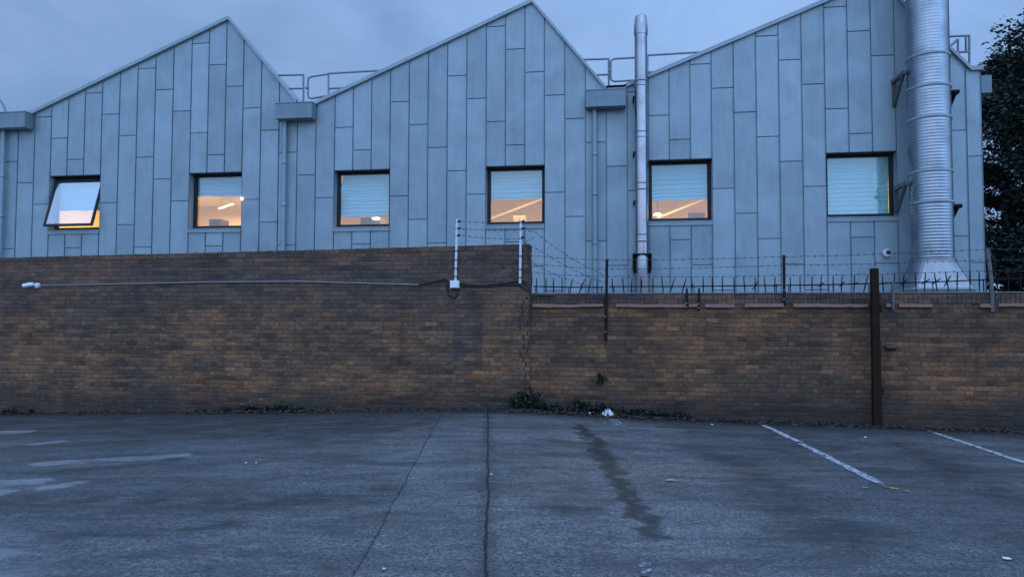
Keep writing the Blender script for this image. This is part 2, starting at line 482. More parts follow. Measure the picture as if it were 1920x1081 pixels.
# ------------------------------------------------------------------ ground
def mat_asphalt():
    g = NT('wet_asphalt')
    o = g.obj()
    x, y, z = g.xyz(o)
    n1 = g.noise(o, .35, 4, .6, .4)
    n2 = g.noise(g.mapping(o, (.55, 1.3, 1), rot=(0, 0, R(8))), 1.1, 5, .65, .6)
    n3 = g.noise(o, 7, 4, .65)
    agg = g.n('TexVoronoi', {'Vector': o, 'Scale': 55.0}).outputs['Color']
    ag = g.xyz(agg)[0]
    sp = g.noise(o, 160, 2, .5)
    wx = g.math('ADD', x, g.math('MULTIPLY', g.math('SUBTRACT', g.noise(o, 2.2, 5, .7), .5), .32))
    wy = g.math('ADD', y, g.math('MULTIPLY', g.math('SUBTRACT', g.noise(g.mapping(o, loc=(9, 3, 0)), 2.2, 5, .7), .5), .32))
    jx = g.math('ADD', x, g.math('ADD', g.math('MULTIPLY', g.math('SUBTRACT', g.noise(o, 1.3, 3, .6), .5), .07), g.math('MULTIPLY', g.math('SUBTRACT', g.noise(o, 14, 3, .7), .5), .035)))
    brk = g.noise(g.mapping(o, (.55, 2.1, 1), rot=(0, 0, R(6))), 4.2, 7, .74, .6)
    def ragged(mask, amp=1.0):                 # break a smooth patch into a ragged one
        return g.smooth(g.math('ADD', mask, g.math('MULTIPLY', g.math('SUBTRACT', brk, .5), g.math('MULTIPLY', mask, amp * 2.6))), .15, .95)
    c = g.mix(ag, (.033, .032, .033), (.110, .108, .108))
    c = g.mix(g.math('MULTIPLY', g.smooth(sp, .58, .70), .8), c, (.34, .335, .34))
    grit = g.noise(o, 30, 6, .85)
    c = g.mix(1.0, c, g.ramp(grit, [(.34, .45), (.5, 1.0), (.66, 1.75)]), 'MULTIPLY')
    iso = g.noise(g.mapping(o, loc=(4, 7, 0)), 3.2, 7, .74, .4)
    def broken(mask, amp):
        return g.smooth(g.math('ADD', mask, g.math('MULTIPLY', g.math('SUBTRACT', iso, .52), g.math('MULTIPLY', mask, amp))), .12, .95)
    c = g.mix(g.smooth(n1, .35, .65), c, g.mix(1.0, c, (.76, .76, .77), 'MULTIPLY'))
    damp = g.smooth(g.math('ADD', g.math('MULTIPLY', n2, .6), g.math('MULTIPLY', brk, .4)), .46, .62)
    mot = g.noise(g.mapping(o, (.6, 1.5, 1), rot=(0, 0, R(-7)), loc=(2, 5, 0)), 1.6, 6, .7, .8)
    c = g.mix(1.0, c, g.ramp(mot, [(.30, .48), (.5, .90), (.70, 1.32)]), 'MULTIPLY')
    c = g.mix(g.math('MULTIPLY', damp, .66), c, (.030, .030, .030))
    c = g.mix(g.math('MULTIPLY', g.smooth(n3, .55, .75), .35), c, (.055, .055, .055))
    P = lambda *a: [tuple(GP(*q)[:2]) for q in a]
    # the newer, paler strip laid right of the slanting joint
    (ax, ay), (bx, by) = P((829, 775), (600, 1190))
    sd = g.math('ADD', g.math('MULTIPLY', g.math('SUBTRACT', jx, ax), by - ay), g.math('MULTIPLY', g.math('SUBTRACT', y, ay), -(bx - ax)))
    sd = g.math('DIVIDE', sd, -math.hypot(bx - ax, by - ay))
    newer = g.math('MULTIPLY', g.math('ADD', g.math('MULTIPLY', g.smooth(g.math('ADD', sd, g.math('MULTIPLY', brk, 1.2)), -2.6, .8), .62), g.math('MULTIPLY', g.smooth(sd, -.01, .02), .38)), g.math('SUBTRACT', 1.0, g.smooth(g.math('ADD', sd, g.math('MULTIPLY', brk, .8)), 2.4, 4.6)))
    c = g.mix(g.math('MULTIPLY', newer, .85), c, g.mix(1.0, c, (1.60, 1.54, 1.48), 'MULTIPLY'))
    # mud washed along the dips
    mx = g.math('ADD', wx, g.math('MULTIPLY', g.math('SUBTRACT', iso, .5), .75))
    mud = g.seg((mx, wy), P((1088, 796), (1108, 822), (1122, 832), (1128, 852), (1146, 878), (1160, 905), (1190, 938), (1205, 970), (1232, 1004)), .0, .21)
    c = g.mix(g.math('MULTIPLY', g.math('MULTIPLY', g.smooth(mud, .1, .95), g.math('ADD', .62, g.math('MULTIPLY', n3, .6))), .88), c, (.017, .014, .012))
    st = None
    for pl, w, sf in [([(-60, 800), (300, 797), (640, 798)], .7, 1.3), ([(-60, 945), (230, 938), (470, 945), (700, 925)], .03, .55),
                      ([(1340, 850), (1420, 890), (1480, 950), (1600, 1010)], .0, .60),
                      ([(1690, 830), (1800, 890), (1920, 940)], .0, .55),
                      ([(60, 885), (200, 878), (320, 862)], .05, .25),
                      ([(100, 1005), (300, 995), (420, 980)], .02, .2),
                      ([(1020, 950), (1120, 955)], .03, .2)]:
        k = g.seg((wx, wy), P(*pl), w, sf)
        st = k if st is None else g.math('MAXIMUM', st, k)
    soft = g.math('MULTIPLY', st, g.smooth(g.math('ADD', g.math('MULTIPLY', iso, .5), g.math('MULTIPLY', brk, .5)), .34, .60))
    c = g.mix(g.math('MULTIPLY', soft, .85), c, (.020, .020, .020))
    # silty dirt and wall shade, painted dark along the foot of the wall
    wd = g.math('ADD', g.math('MULTIPLY', wx, -math.sin(TH)), g.math('MULTIPLY', g.math('SUBTRACT', wy, DW), -math.cos(TH)))
    silt_shade = g.math('SUBTRACT', 1.0, g.smooth(wd, .2, 1.5))
    c = g.mix(g.math('MULTIPLY', silt_shade, .82), c, (.022, .020, .018))
    # water films on the low left side, their sky sheen painted pale
    pud = None
    for pl, w, sf in [([(90, 868), (190, 862), (335, 853)], .08, .14), ([(-40, 908), (60, 902)], .10, .16), ([(88, 914), (140, 906)], .04, .14),
                      ([(-30, 928), (12, 920)], .06, .15), ([(60, 832), (115, 827)], .04, .12), ([(-60, 811), (40, 809)], .10, .2),
                      ([(-150, 1010), (-20, 1020), (0, 1080)], .0, .7)]:
        k = g.seg((wx, wy), P(*pl), w, sf)
        if sf > .5: k = g.math('MULTIPLY', k, .6)
        pud = k if pud is None else g.math('MAXIMUM', pud, k)
    pud = g.math('MULTIPLY', ragged(pud, .9), g.math('ADD', .72, g.math('MULTIPLY', grit, .45)))
    pud = g.math('MULTIPLY', pud, g.smooth(g.math('ADD', g.math('MULTIPLY', brk, .6), g.math('MULTIPLY', mot, .4)), .34, .56))
    c = g.mix(g.math('MULTIPLY', pud, .72), c, (.21, .215, .225))
    # joints between the laid strips
    j1 = g.seg((jx, y), P((915, 766), (914, 900), (908, 1200)), .003, .014)
    j2 = g.seg((jx, y), P((829, 775), (742, 935), (600, 1190)), .002, .012)
    jj = g.math('MAXIMUM', j1, g.math('MULTIPLY', j2, g.math('ADD', .35, g.math('MULTIPLY', g.smooth(brk, .35, .6), .5))))
    js = g.math('MULTIPLY', g.math('MAXIMUM', g.seg((wx, y), P((915, 766), (914, 900), (908, 1200)), .01, .12), 0.0), g.math('MULTIPLY', brk, .8))
    c = g.mix(js, c, (.020, .020, .021))
    c = g.mix(jj, c, (.009, .009, .010))
    wet = g.math('MAXIMUM', g.math('MULTIPLY', soft, .55), g.math('MAXIMUM', g.math('MULTIPLY', g.smooth(mud, .1, .95), .6), g.math('MAXIMUM', g.math('MULTIPLY', silt_shade, .6), g.math('MULTIPLY', damp, .6))))
    rough = g.math('SUBTRACT', .66, g.math('MULTIPLY', wet, .40))
    rough = g.math('ADD', rough, g.math('MULTIPLY', g.math('SUBTRACT', n3, .5), .2))
    h = g.math('ADD', g.math('MULTIPLY', ag, .7), g.math('SUBTRACT', g.math('MULTIPLY', n3, .6), g.math('MULTIPLY', jj, 1.5)))
    k = g.math('SUBTRACT', 1.0, g.math('MAXIMUM', g.math('MULTIPLY', pud, .7), g.math('MULTIPLY', wet, .55)))
    b = g.n('Bump', {'Height': h, 'Strength': g.math('MULTIPLY', k, .65), 'Distance': .012})
    return g.pbr(c, rough, 0, b.outputs[0], **{'Specular IOR Level': .4})
M_asphalt = mat_asphalt()

xs = [-400, -200, -100, -60, -40, -28, -22] + [-18 + .4 * i for i in range(91)] + [22, 28, 40, 60, 100, 200, 400]
ys = [-400, -200, -80, -30, -12, -6] + [-3 + .4 * i for i in range(48)] + [20, 30, 60, 120, 250, 500]
mb = MB(); mb.smooth = True
mb.idx([(x, y, ground_z(x, y)) for y in ys for x in xs],
       [(j*len(xs)+i, j*len(xs)+i+1, (j+1)*len(xs)+i+1, (j+1)*len(xs)+i) for j in range(len(ys)-1) for i in range(len(xs)-1)])
tag(mb.build('car_park_ground', M_asphalt), kind='structure')

# unseen pale sheet behind the walls, added to bounce sky light onto the facade
m = MB()
ya, yb = [wall_w(s_, -.36, .03) for s_ in (-30, 26)], [fac_w(s_, -.3, .03) for s_ in (26, -30)]
m.face(ya + yb)
tag(m.build('bounce_sheet', simple('pale_bounce_surface', (.50, .46, .41), .85, 0, .12, 2)), kind='structure')

# worn painted lines
def mat_paint(name, colr, wear):
    g = NT(name)
    o = g.obj()
    f = g.noise(o, 14, 5, .7); f2 = g.noise(o, 70, 3, .6)
    k = g.smooth(g.math('ADD', g.math('MULTIPLY', f, .7), g.math('MULTIPLY', f2, .3)), wear, wear + .1)
    c = g.mix(k, (.055, .056, .058), colr)
    return g.pbr(c, .7, 0, g.bump(f2, .3, .01))
M_line = mat_paint('worn_white_paint', (.37, .38, .385), .43)
M_line2 = mat_paint('very_worn_white_paint', (.34, .35, .36), .50)
M_yel = mat_paint('worn_yellow_paint', (.42, .34, .07), .42)

def marking(name, pix, w, mat, seg=12, ragged=.012):
    a, b = GP(*pix[0]), GP(*pix[1])
    d = (b - a); d.z = 0; L = d.length; d.normalize()
    nrm = Vector((-d.y, d.x, 0))
    n = max(3, int(L / .12))
    vs = []; fs = []
    for i in range(n + 1):
        p = a + (b - a) * (i / n)
        for sgn in (-1, 1):
            q = p + nrm * sgn * (w / 2 + random.uniform(-ragged, ragged))
            vs.append((q.x, q.y, ground_z(q.x, q.y) + .006))
        if i: fs.append((2*i-2, 2*i, 2*i+1, 2*i-1))
    m = MB(); m.idx(vs, fs)
    return tag(m.build(name, mat), kind='structure')
marking('parking_line', [(1432, 797), (1500, 829)], .10, M_line)
marking('parking_line', [(1501, 831), (1648, 905)], .10, M_line)
marking('parking_line', [(1649, 906), (1664, 914)], .06, M_line2)
marking('parking_line', [(1752, 811), (1960, 880)], .10, M_line)
marking('parking_line', [(1730, 803), (1748, 810)], .06, M_line2)
marking('parking_line', [(1419, 790), (1428, 795)], .05, M_line2)
marking('parking_line', [(1151, 785), (1162, 800)], .16, M_line2)
marking('parking_line', [(1205, 1040), (1209, 1081)], .07, M_line2, ragged=.02)
marking('yellow_marking', [(1660, 913), (1688, 917)], .05, M_yel)
marking('yellow_marking', [(1690, 918), (1706, 922)], .03, M_yel)
marking('yellow_marking', [(1617, 913), (1634, 915)], .03, M_yel)

# roofs across the car park behind the camera, seen only as reflections in the steel and glass
m = MB()
rr = random.Random(5)
x = -70.0
while x < 70:
    w, h = rr.uniform(7, 14), rr.uniform(5.0, 8.5)
    y = -44 - rr.uniform(0, 6)
    m.idx([(x, y, -1), (x + w, y, -1), (x + w, y - 9, -1), (x, y - 9, -1), (x, y, h), (x + w, y, h), (x + w, y - 9, h), (x, y - 9, h), (x, y - 4.5, h + 2.6), (x + w, y - 4.5, h + 2.6)],
          [(0, 1, 5, 4), (1, 2, 6, 9, 5), (2, 3, 7, 6), (3, 0, 4, 8, 7), (4, 5, 9, 8), (6, 7, 8, 9)])
    x += w + rr.choice([.3, .3, 2.5, 5])
tag(m.build('far_rooftops', simple('dark_far_rooftops', (.06, .05, .05), .9, 0, .3, .4)), kind='structure')

# ------------------------------------------------------------------ the zinc-clad building
BR = empty('zinc_clad_building', (0, DF, 0), -TH)
tag(BR, 'blue grey zinc-clad building with three saw-tooth gables and lit windows behind the brick walls', 'building')
B = BR

WIN = [  # k0, top-left, top-right, bottom-left of sill, bottom-right of sill
    (0, (95.7, 328.3), (187.3, 328.3), (89, 439.3), (186.5, 437.5)),
    (8, (356, 322.8), (453, 322.8), (352.5, 437), (452, 434)),
    (16, (627.5, 318.8), (730.6, 316.8), (625, 433.7), (730, 432.5)),
    (24, (911, 311.6), (1021, 308.7), (911, 429), (1021, 428)),
    (32, (1216.3, 300.2), (1335.4, 296), (1216.9, 424.3), (1335.6, 420.4)),
    (40, (1549.7, 286.4), (1681, 282.2), (1549.7, 416), (1683, 413.5))]
wins = []
ktab = []
for k0, tl, tr, bl, br in WIN:
    s0 = (FP(*tl)[0] + FP(*bl)[0]) / 2; s1 = (FP(*tr)[0] + FP(*br)[0]) / 2
    zt = (FP(*tl)[1] + FP(*tr)[1]) / 2; zb = (FP(*bl)[1] + FP(*br)[1]) / 2
    wins.append((s0, s1, zb, zt)); ktab += [(k0, s0), (k0 + 3, s1)]
def SK(k):
    if k < 0: return ktab[0][1] + k * .5
    if k > 43: return ktab[-1][1] + (k - 43) * .5
    return interp(k, ktab)

p1, p2 = FP(430, 35), FP(997.5, 3)
f1l, f1r = FP(62.5, 212), FP(557, 190)
f2l, f2r = FP(590, 195), FP(1136, 166)
f3l, f3r = FP(1174, 161), FP(1819, 129.5)
p3 = (p2[0] + (p2[0] - p1[0]), p2[1] + .02)
S_L, S_R = SK(-3.5), FP(1844, 340)[0]
PROF = [(S_L, f1l[1]), f1l, p1, f1r, (f1r[0] + .05, f2l[1] - .02), (f2l[0] - .05, f2l[1] - .02), f2l, p2, f2r, (f2r[0] + .05, f3l[1] - .03), (f3l[0] - .05, f3l[1] - .03), f3l, p3, f3r, (S_R, f3r[1])]
def ztop(s): return interp(s, PROF)
ZB = -.6
SILL_H = .115

# joints of the panels: four-strip stagger
J0 = (FP(966, 273)[1] + FP(404, 289)[1] + FP(1275, 261.6)[1]) / 3
JST = .60
def joints(k):
    m = (k - 1) % 4
    z0 = J0 - m * JST
    return [z0 + i * 4 * JST for i in range(-4, 4)]

clad = MB()
ks = list(range(-4, 48))
edges = []
for k in ks:
    a, b = SK(k), SK(k + 1)
    a = max(a, S_L); b = min(b, S_R)
    if b - a < .03: continue
    edges.append((k, a, b))
G2 = .0115
def strip_poly(a, b, z0, z1=None):
    if z1 is not None: return [(a, z0), (b, z0), (b, z1), (a, z1)]
    top = [(b, ztop(b))] + [(s, z) for s, z in reversed(PROF) if a + .01 < s < b - .01] + [(a, ztop(a))]
    return [(a, z0), (b, z0)] + top
for k, a, b in edges:
    w = None
    for (s0, s1, zb, zt) in wins:
        if a > s0 - .02 and b < s1 + .02: w = (zb, zt)
    zmin_top = min(ztop(a), ztop(b))
    spans = [(ZB, None)] if w is None else [(ZB, w[0]), (w[1], None)]
    for z0, z1 in spans:
        clad.cur = .2
        q = strip_poly(a, b, z0, z1)
        clad.face([(x, .036, z) for x, z in q])
        cuts = [z for z in sorted(joints(k)) if z > z0 + .12 and z < (z1 if z1 is not None else zmin_top) - .1]
        lo = z0
        for i, zc in enumerate(cuts + [z1]):
            clad.cur = random.random()
            g0 = G2 if i else 0
            if zc is None:
                aa, bb = a + G2, b - G2
                q = strip_poly(aa, bb, lo + g0, None)
            else:
                q = strip_poly(a + G2, b - G2, lo + g0, zc - (G2 if i < len(cuts) else 0))
            clad.prism(q, random.uniform(-.001, .001), .036)
            # the folded lip along the right seam
            zt_ = min(p[1] for p in q if p[1] > q[0][1] + .01) if zc is None else q[2][1]
            clad.box((b - G2 - .006, -.014, lo + g0), (b - G2, 0.001, zt_))
            lo = zc if zc is not None else lo
# gable returns at both ends, reveals of the windows
clad.cur = .4
SKEW = -.176                                  # the building runs back along the car park's own direction
SH = 18 * SKEW
clad.face([(S_R, .0, ZB), (S_R + SH, 18, ZB), (S_R + SH, 18, f3r[1]), (S_R, 0, f3r[1])])
clad.face([(S_L, .0, ZB), (S_L + SH, 18, ZB), (S_L + SH, 18, f1l[1]), (S_L, 0, f1l[1])])
clad.face([(S_L + SH, 18, ZB)] + [(S_R + SH, 18, ZB)] + [(s + SH, 18, z) for s, z in reversed(PROF)])
REV = .21
for (s0, s1, zb, zt) in wins:
    zo = zb + SILL_H
    clad.face([(s0, 0, zo), (s0, REV, zo), (s0, REV, zt), (s0, 0, zt)])
    clad.face([(s1, 0, zo), (s1, REV, zo), (s1, REV, zt), (s1, 0, zt)])
    clad.face([(s0, .036, zb), (s1, .036, zb), (s1, .036, zo), (s0, .036, zo)])
clad.build('cladding', M_zinc, B)

# roof sheets and verge trim
roof = MB()
def off_profile(dz): return [(s, z + dz) for s, z in PROF]
pa, pb = off_profile(.045), off_profile(.005)
n = len(pa)
roof.idx([(s, -.05, z) for s, z in pa] + [(s + SH, 18.1, z) for s, z in pa], [(i, i+1, n+i+1, n+i) for i in range(n-1)])
roof.build('roof', M_trim, B)
def verge(pts, name='verge_trim'):
    m = MB()
    q = [(s, z + .05) for s, z in pts]
    lo = [(s, z - .045) for s, z in pts]
    for i in range(len(pts) - 1):
        poly = [lo[i], lo[i+1], q[i+1], q[i]]
        m.prism(poly, -.075, .03, True)
    return m.build(name, M_trim, B)
verge([(S_L, f1l[1]), f1l]); verge([f1l, p1]); verge([p1, f1r])
verge([f2l, p2]); verge([p2, f2r]); verge([f3l, p3]); verge([p3, f3r]); verge([f3r, (S_R + .03, f3r[1])])

# gutter boxes over the downpipes
def gutter(x0, x1, yt, yb, off=.32):
    a, b = FP(x0, yt, off), FP(x1, yb, off)
    m = MB()
    m.box((a[0], -off, b[1]), (b[0], .0 - .03, a[1]))
    m.box((a[0] - .012, -off - .014, a[1]), (b[0] + .012, -.03, a[1] + .02))
    m.build('gutter_box', M_gutter, B, .004)
    return a[0], b[0], b[1], a[1]
g0 = gutter(-30, 46, 213, 238)
g1 = gutter(516, 584, 194.5, 220)
g2 = gutter(1098, 1173, 170, 197.5)
m = MB()
e = FP(1848, 158)
m.box((S_R + .002, -.02, e[1] - .2), (S_R + .22, .9, e[1] + .2))
m.build('gutter_box', M_gutter, B, .004)
def downpipe(px, ztop_, joints_px):
    s, _ = FP(px, 330, .10)
    m = MB(); m.lathe([(.055, ZB), (.055, ztop_ + .01)], s, -.10, 20)
    p = m.build('downpipe', M_pipe, B)
    for jy in joints_px:
        z = FP(px, jy, .10)[1]
        m = MB(); m.lathe([(.056, z - .035), (.066, z - .03), (.066, z + .03), (.056, z + .035)], s, -.10, 20, cap=False)
        m.box((s - .02, -.06, z - .02), (s + .02, .01, z + .02))
        m.build('pipe_collar', M_pipe, p)
downpipe(4, g0[2], [330, 405])
downpipe(532.5, g1[2], [305, 384])
downpipe(1115.5, g2[2], [289, 364, 455])

# windows
BLIND_Y = [395, 368, 406, 372.5, 375, 404]
def blind_mesh(s0, s1, zt, zb, y, mode, seed):
    rng = random.Random(seed)
    nz = max(6, int((zt - zb) / .012)); nx = 28
    vs = []; fs = []
    creases = []
    z = zt
    while z > zb:
        creases.append(z); z -= rng.uniform(.075, .125)
    for j in range(nz + 1):
        z = zt + (zb - zt) * j / nz
        d = min(((c - z) for c in creases if c >= z - 1e-6), default=0)
        off = .022 * min(1, d / .09)
        for i in range(nx + 1):
            u = i / nx
            x = s0 + (s1 - s0) * u
            yy = y - off + .006 * math.sin(7 * u + 3 * z + seed)
            zz = z + .012 * math.sin(3.1 * u + seed) * (1 - .5 * u) - .006 * math.sin(17 * u + z * 4)
            if mode == 'right':               # pulled loose down its right edge
                k = max(0, u - .58) / .42
                t = (zt - z) / (zt - zb)
                yy += .10 * k * (1 - abs(2 * t - 1)) + .035 * math.sin(14 * k + 6 * t) * k
                x -= .05 * k * k * (t ** .7) * (1 if t < .9 else .8)
            if mode == 'left':
                k = max(0, .22 - u) / .22
                t = (zt - z) / (zt - zb)
                yy += .09 * k * math.sin(9 * t + 1)
                x += .035 * k * math.sin(5 * t) + .02 * k
            vs.append((x, yy, zz))
    for j in range(nz):
        for i in range(nx):
            a = j * (nx + 1) + i
            fs.append((a, a + 1, a + nx + 2, a + nx + 1))
    m = MB(); m.smooth = True; m.idx(vs, fs)
    return m

def frame_bars(m, s0, s1, z0, z1, w, ya, yb):
    m.box((s0, ya, z0), (s0 + w, yb, z1)); m.box((s1 - w, ya, z0), (s1, yb, z1))
    m.box((s0 + w, ya, z0), (s1 - w, yb, z0 + w)); m.box((s0 + w, ya, z1 - w), (s1 - w, yb, z1))

WLAB = ['window with its sash swung open at the bottom', 'window showing a lamp under a half lowered blind', 'window with blind lowered almost fully and crumpled at its left',
        'window with blue blind over an orange lit room, above the white posts', 'window with half lowered blind beside the thin steel flue', 'window with blind fully lowered and hanging loose at its right']
for i, (s0, s1, zb, zt) in enumerate(wins):
    zo = zb + SILL_H
    m = MB()
    FW = .085
    frame_bars(m, s0 - .03, s1 + .03, zo - .03, zt + .03, FW + .03, REV, REV + .07)
    w = m.build('window', M_frame, B, .004)
    w['label'] = WLAB[i]
    m = MB(); m.box((s0 + .002, .004, zt - .022), (s1 - .002, REV - .001, zt + .03)); m.build('head_shade', M_frame, w)  # near-black slab that puts in the shade under the window head
    a0, a1, c0, c1 = s0 + FW, s1 - FW, zo + FW, zt - FW
    m = MB()
    m.box((s0, -.032, zb), (s1, .02, zo - .012))
    m.idx([(s0, -.045, zo - .012), (s1, -.045, zo - .012), (s1, REV, zo + .006), (s0, REV, zo + .006), (s0, -.045, zo - .03), (s1, -.045, zo - .03)], [(0, 1, 2, 3), (4, 5, 1, 0)])
    m.build('sill', M_trim, w)
    if i == 0:                                 # top-hung sash, open
        A = R(17)
        H = c1 - c0 + .10
        hs, hz, hy = c1 + .03, c1 + .03, REV - .01
        sash = MB()
        def tr(x, d, t):                       # d down the sash, t through it
            return (x, hy - d * math.sin(A) + t * math.cos(A), hz - d * math.cos(A) - t * math.sin(A))
        x0, x1 = a0 - .05, a1 + .05
        def tb(mm, xa, xb, da, db, ta, tb_):
            v = [tr(xa, da, ta), tr(xb, da, ta), tr(xb, db, ta), tr(xa, db, ta), tr(xa, da, tb_), tr(xb, da, tb_), tr(xb, db, tb_), tr(xa, db, tb_)]
            mm.idx(v, [(0,1,2,3),(7,6,5,4),(0,4,5,1),(1,5,6,2),(2,6,7,3),(3,7,4,0)])
        for xa, xb, da, db in [(x0, x0 + .05, 0, H), (x1 - .05, x1, 0, H), (x0 + .05, x1 - .05, 0, .12), (x0 + .05, x1 - .05, H - .055, H)]:
            tb(sash, xa, xb, da, db, -.03, .03)
        sash.build('sash', M_frame, w)
        gp = MB(); gp.face([tr(x0 + .05, .12, -.01), tr(x1 - .05, .12, -.01), tr(x1 - .05, H - .055, -.01), tr(x0 + .05, H - .055, -.01)])
        gp.build('pane', M_glass_wet, w)
        for xq in (x0 + .02, x1 - .02):
            st = MB(); st.tube([tr(xq, H * .6, .02), (xq, REV + .03, c0 + .35)], .012, 6); st.build('window_stay', M_galv, w)
    else:
        m = MB(); m.face([(a0, REV + .03, c0), (a1, REV + .03, c0), (a1, REV + .03, c1), (a0, REV + .03, c1)])
        m.build('pane', M_glass, w)
    zbl = FP((WIN[i][1][0] + WIN[i][2][0]) / 2, BLIND_Y[i], -REV - .1)[1]
    bm_ = blind_mesh(s0 + .02, s1 - .02, zt + .02, zbl, REV + .14, {2: 'left', 5: 'right'}.get(i, ''), i + 1)
    bm_.build('blind', M_blind, w)

# the lit room behind the windows
ZF, ZC, RD = 2.6, wins[0][3] + .42, 8.0
m = MB()
ra, rb, y0 = S_L + .3, S_R - 1.75, .06
m.face([(ra, RD, ZF), (rb, RD, ZF), (rb, RD, ZC), (ra, RD, ZC)])
m.face([(ra, y0, ZF), (rb, y0, ZF), (rb, RD, ZF), (ra, RD, ZF)])
m.face([(ra, y0, ZC), (rb, y0, ZC), (rb, RD, ZC), (ra, RD, ZC)])
m.face([(ra, y0, ZF), (ra, RD, ZF), (ra, RD, ZC), (ra, y0, ZC)])
m.face([(rb, y0, ZF), (rb, RD, ZF), (rb, RD, ZC), (rb, y0, ZC)])
m.build('interior', M_room, B)
M_beam = simple('painted_roof_beam', (.34, .29, .25), .7, 0, .15, 3)
for i, (s0, s1, zb, zt) in enumerate(wins):    # raking roof members inside the room
    if i not in (3, 4): continue
    sh = -2.6 + i * 1.1
    for da, db in ((-1.4, 1.9),):
        m = MB(); m.tube([(s0 + sh + da, 3.6, ZF + 1.9), (s0 + sh + db, 4.4, ZC - .004)], .055, 4); m.build('roof_beam', M_beam, B)
m = MB(); m.box((ra + .01, RD - .05, ZF + 1.75), (rb - .01, RD - .005, ZF + 1.86)); m.build('wall_rail', M_beam, B)
def ceiling_light(p, q, label, power):
    c = (p + q) / 2
    d = q - p
    e = empty('ceiling_light', c, math.atan2(d.y, d.x))
    tag(e, label, 'ceiling light', 'linear lights in the lit rooms')
    L = d.length
    h = MB(); h.box((-L/2, -.06, .0), (L/2, .06, .06)); h.build('housing', M_whitebox, e, .005)
    t = MB(); t.box((-L/2 + .02, -.05, -.03), (L/2 - .02, .05, -.002)); t.build('diffuser', M_lamp, e)
    for x in (-L/2 + .2, L/2 - .2):
        t = MB(); t.tube([(x, 0, .06), (x, 0, ZC - c.z - .004)], .006, 5); t.build('hanger', M_galv, e)
    ld = bpy.data.lights.new('room_lamp', 'AREA'); ld.shape = 'RECTANGLE'; ld.size = L; ld.size_y = .3
    ld.energy = power; ld.color = (1, .64, .22)
    lo = bpy.data.objects.new('room_lamp', ld); col.objects.link(lo); lo.parent = e; lo.location = (0, 0, -.06)
def at_z(px, py, z):
    r = ray(px, py); return O + r * ((z - EYE) / r.z)
ZL = ZC - .28
LP = 145
ceiling_light(at_z(411, 390.5, ZL), at_z(437, 381, ZL), 'glowing linear ceiling light seen through the second window from the left', LP)
for kk, lab in ((1.5, 'linear ceiling light behind the open window at far left'), (17.5, 'linear ceiling light behind the crumpled blind of the third window'),
                (25.5, 'linear ceiling light behind the window above the white posts'), (33.5, 'linear ceiling light in the room beside the thin flue'),
                (41.5, 'linear ceiling light behind the fully lowered blind beside the wide duct')):
    s = SK(kk)
    ceiling_light(fac_w(s - .7, -2.6, ZL), fac_w(s + .7, -2.6, ZL), lab, LP)

def cupboard(px0, px1, pyt, depth, label, mat):
    a, b = FP(px0, pyt, -depth), FP(px1, pyt, -depth)
    e = empty('cupboard', fac_w((a[0] + b[0]) / 2, -depth, ZF), -TH)
    tag(e, label, 'cupboard', 'cupboards inside the lit rooms')
    w, h = abs(b[0] - a[0]) / 2, a[1] - ZF
    m = MB(); m.box((-w, 0, .003), (w, .45, h)); m.build('carcass', mat, e, .006)
    for sx in (-1, 1):
        m = MB(); m.box((sx * .012, -.02, .06), (sx * (w - .012), -.001, h - .03)); m.build('door', mat, e, .004)
cupboard(676, 712, 408, 1.6, 'grey cupboard low inside the third window under its crumpled blind', M_furn)
cupboard(1289, 1322, 399, 1.4, 'grey cupboard at the lower right inside the fifth window', M_furn)
cupboard(392, 414, 411, 2.0, 'dark cupboard low inside the second window below the lamp', M_furn)
cupboard(962, 985, 404, 3.0, 'cupboard far back inside the fourth window', M_furn)
def room_lamp(px, py, depth, label):
    s, z = FP(px, py, -depth)
    e = empty('room_lamp', fac_w(s, -depth, z), -TH)
    tag(e, label, 'lamp', 'small lamps inside the lit rooms')
    m = MB(); m.lathe([(.03, -.05), (.10, -.04), (.13, 0), (.05, .05)], 0, 0, 14); m.build('lamp_shade', M_lampspot, e)
    m = MB(); m.tube([(0, 0, .05), (0, 0, ZC - z - .004)], .006, 5); m.build('cord', M_black, e)
room_lamp(705, 409, 1.5, 'small glowing pendant lamp low inside the third window')
room_lamp(1233, 402, 2.2, 'small glowing pendant lamp at the lower left of the fifth window')

# small round light by the second window
s, z = FP(453.5, 372.5, .06)
m = MB(); m.lathe([(.01, -.05), (.035, -.035), (.045, 0), (.035, .035), (.01, .05)], 0, 0, 14)
e = empty('wall_light', fac_w(s, .0, z), -TH)
tag(e, 'tiny bright round light on the cladding at the right edge of the second window', 'light')
q = m.build('lamp_globe', M_lampspot, e, loc=(0, -.06, 0))
m = MB(); m.box((-.02, -.03, -.02), (.02, .0, .02)); m.build('lamp_mount', M_whitebox, e)

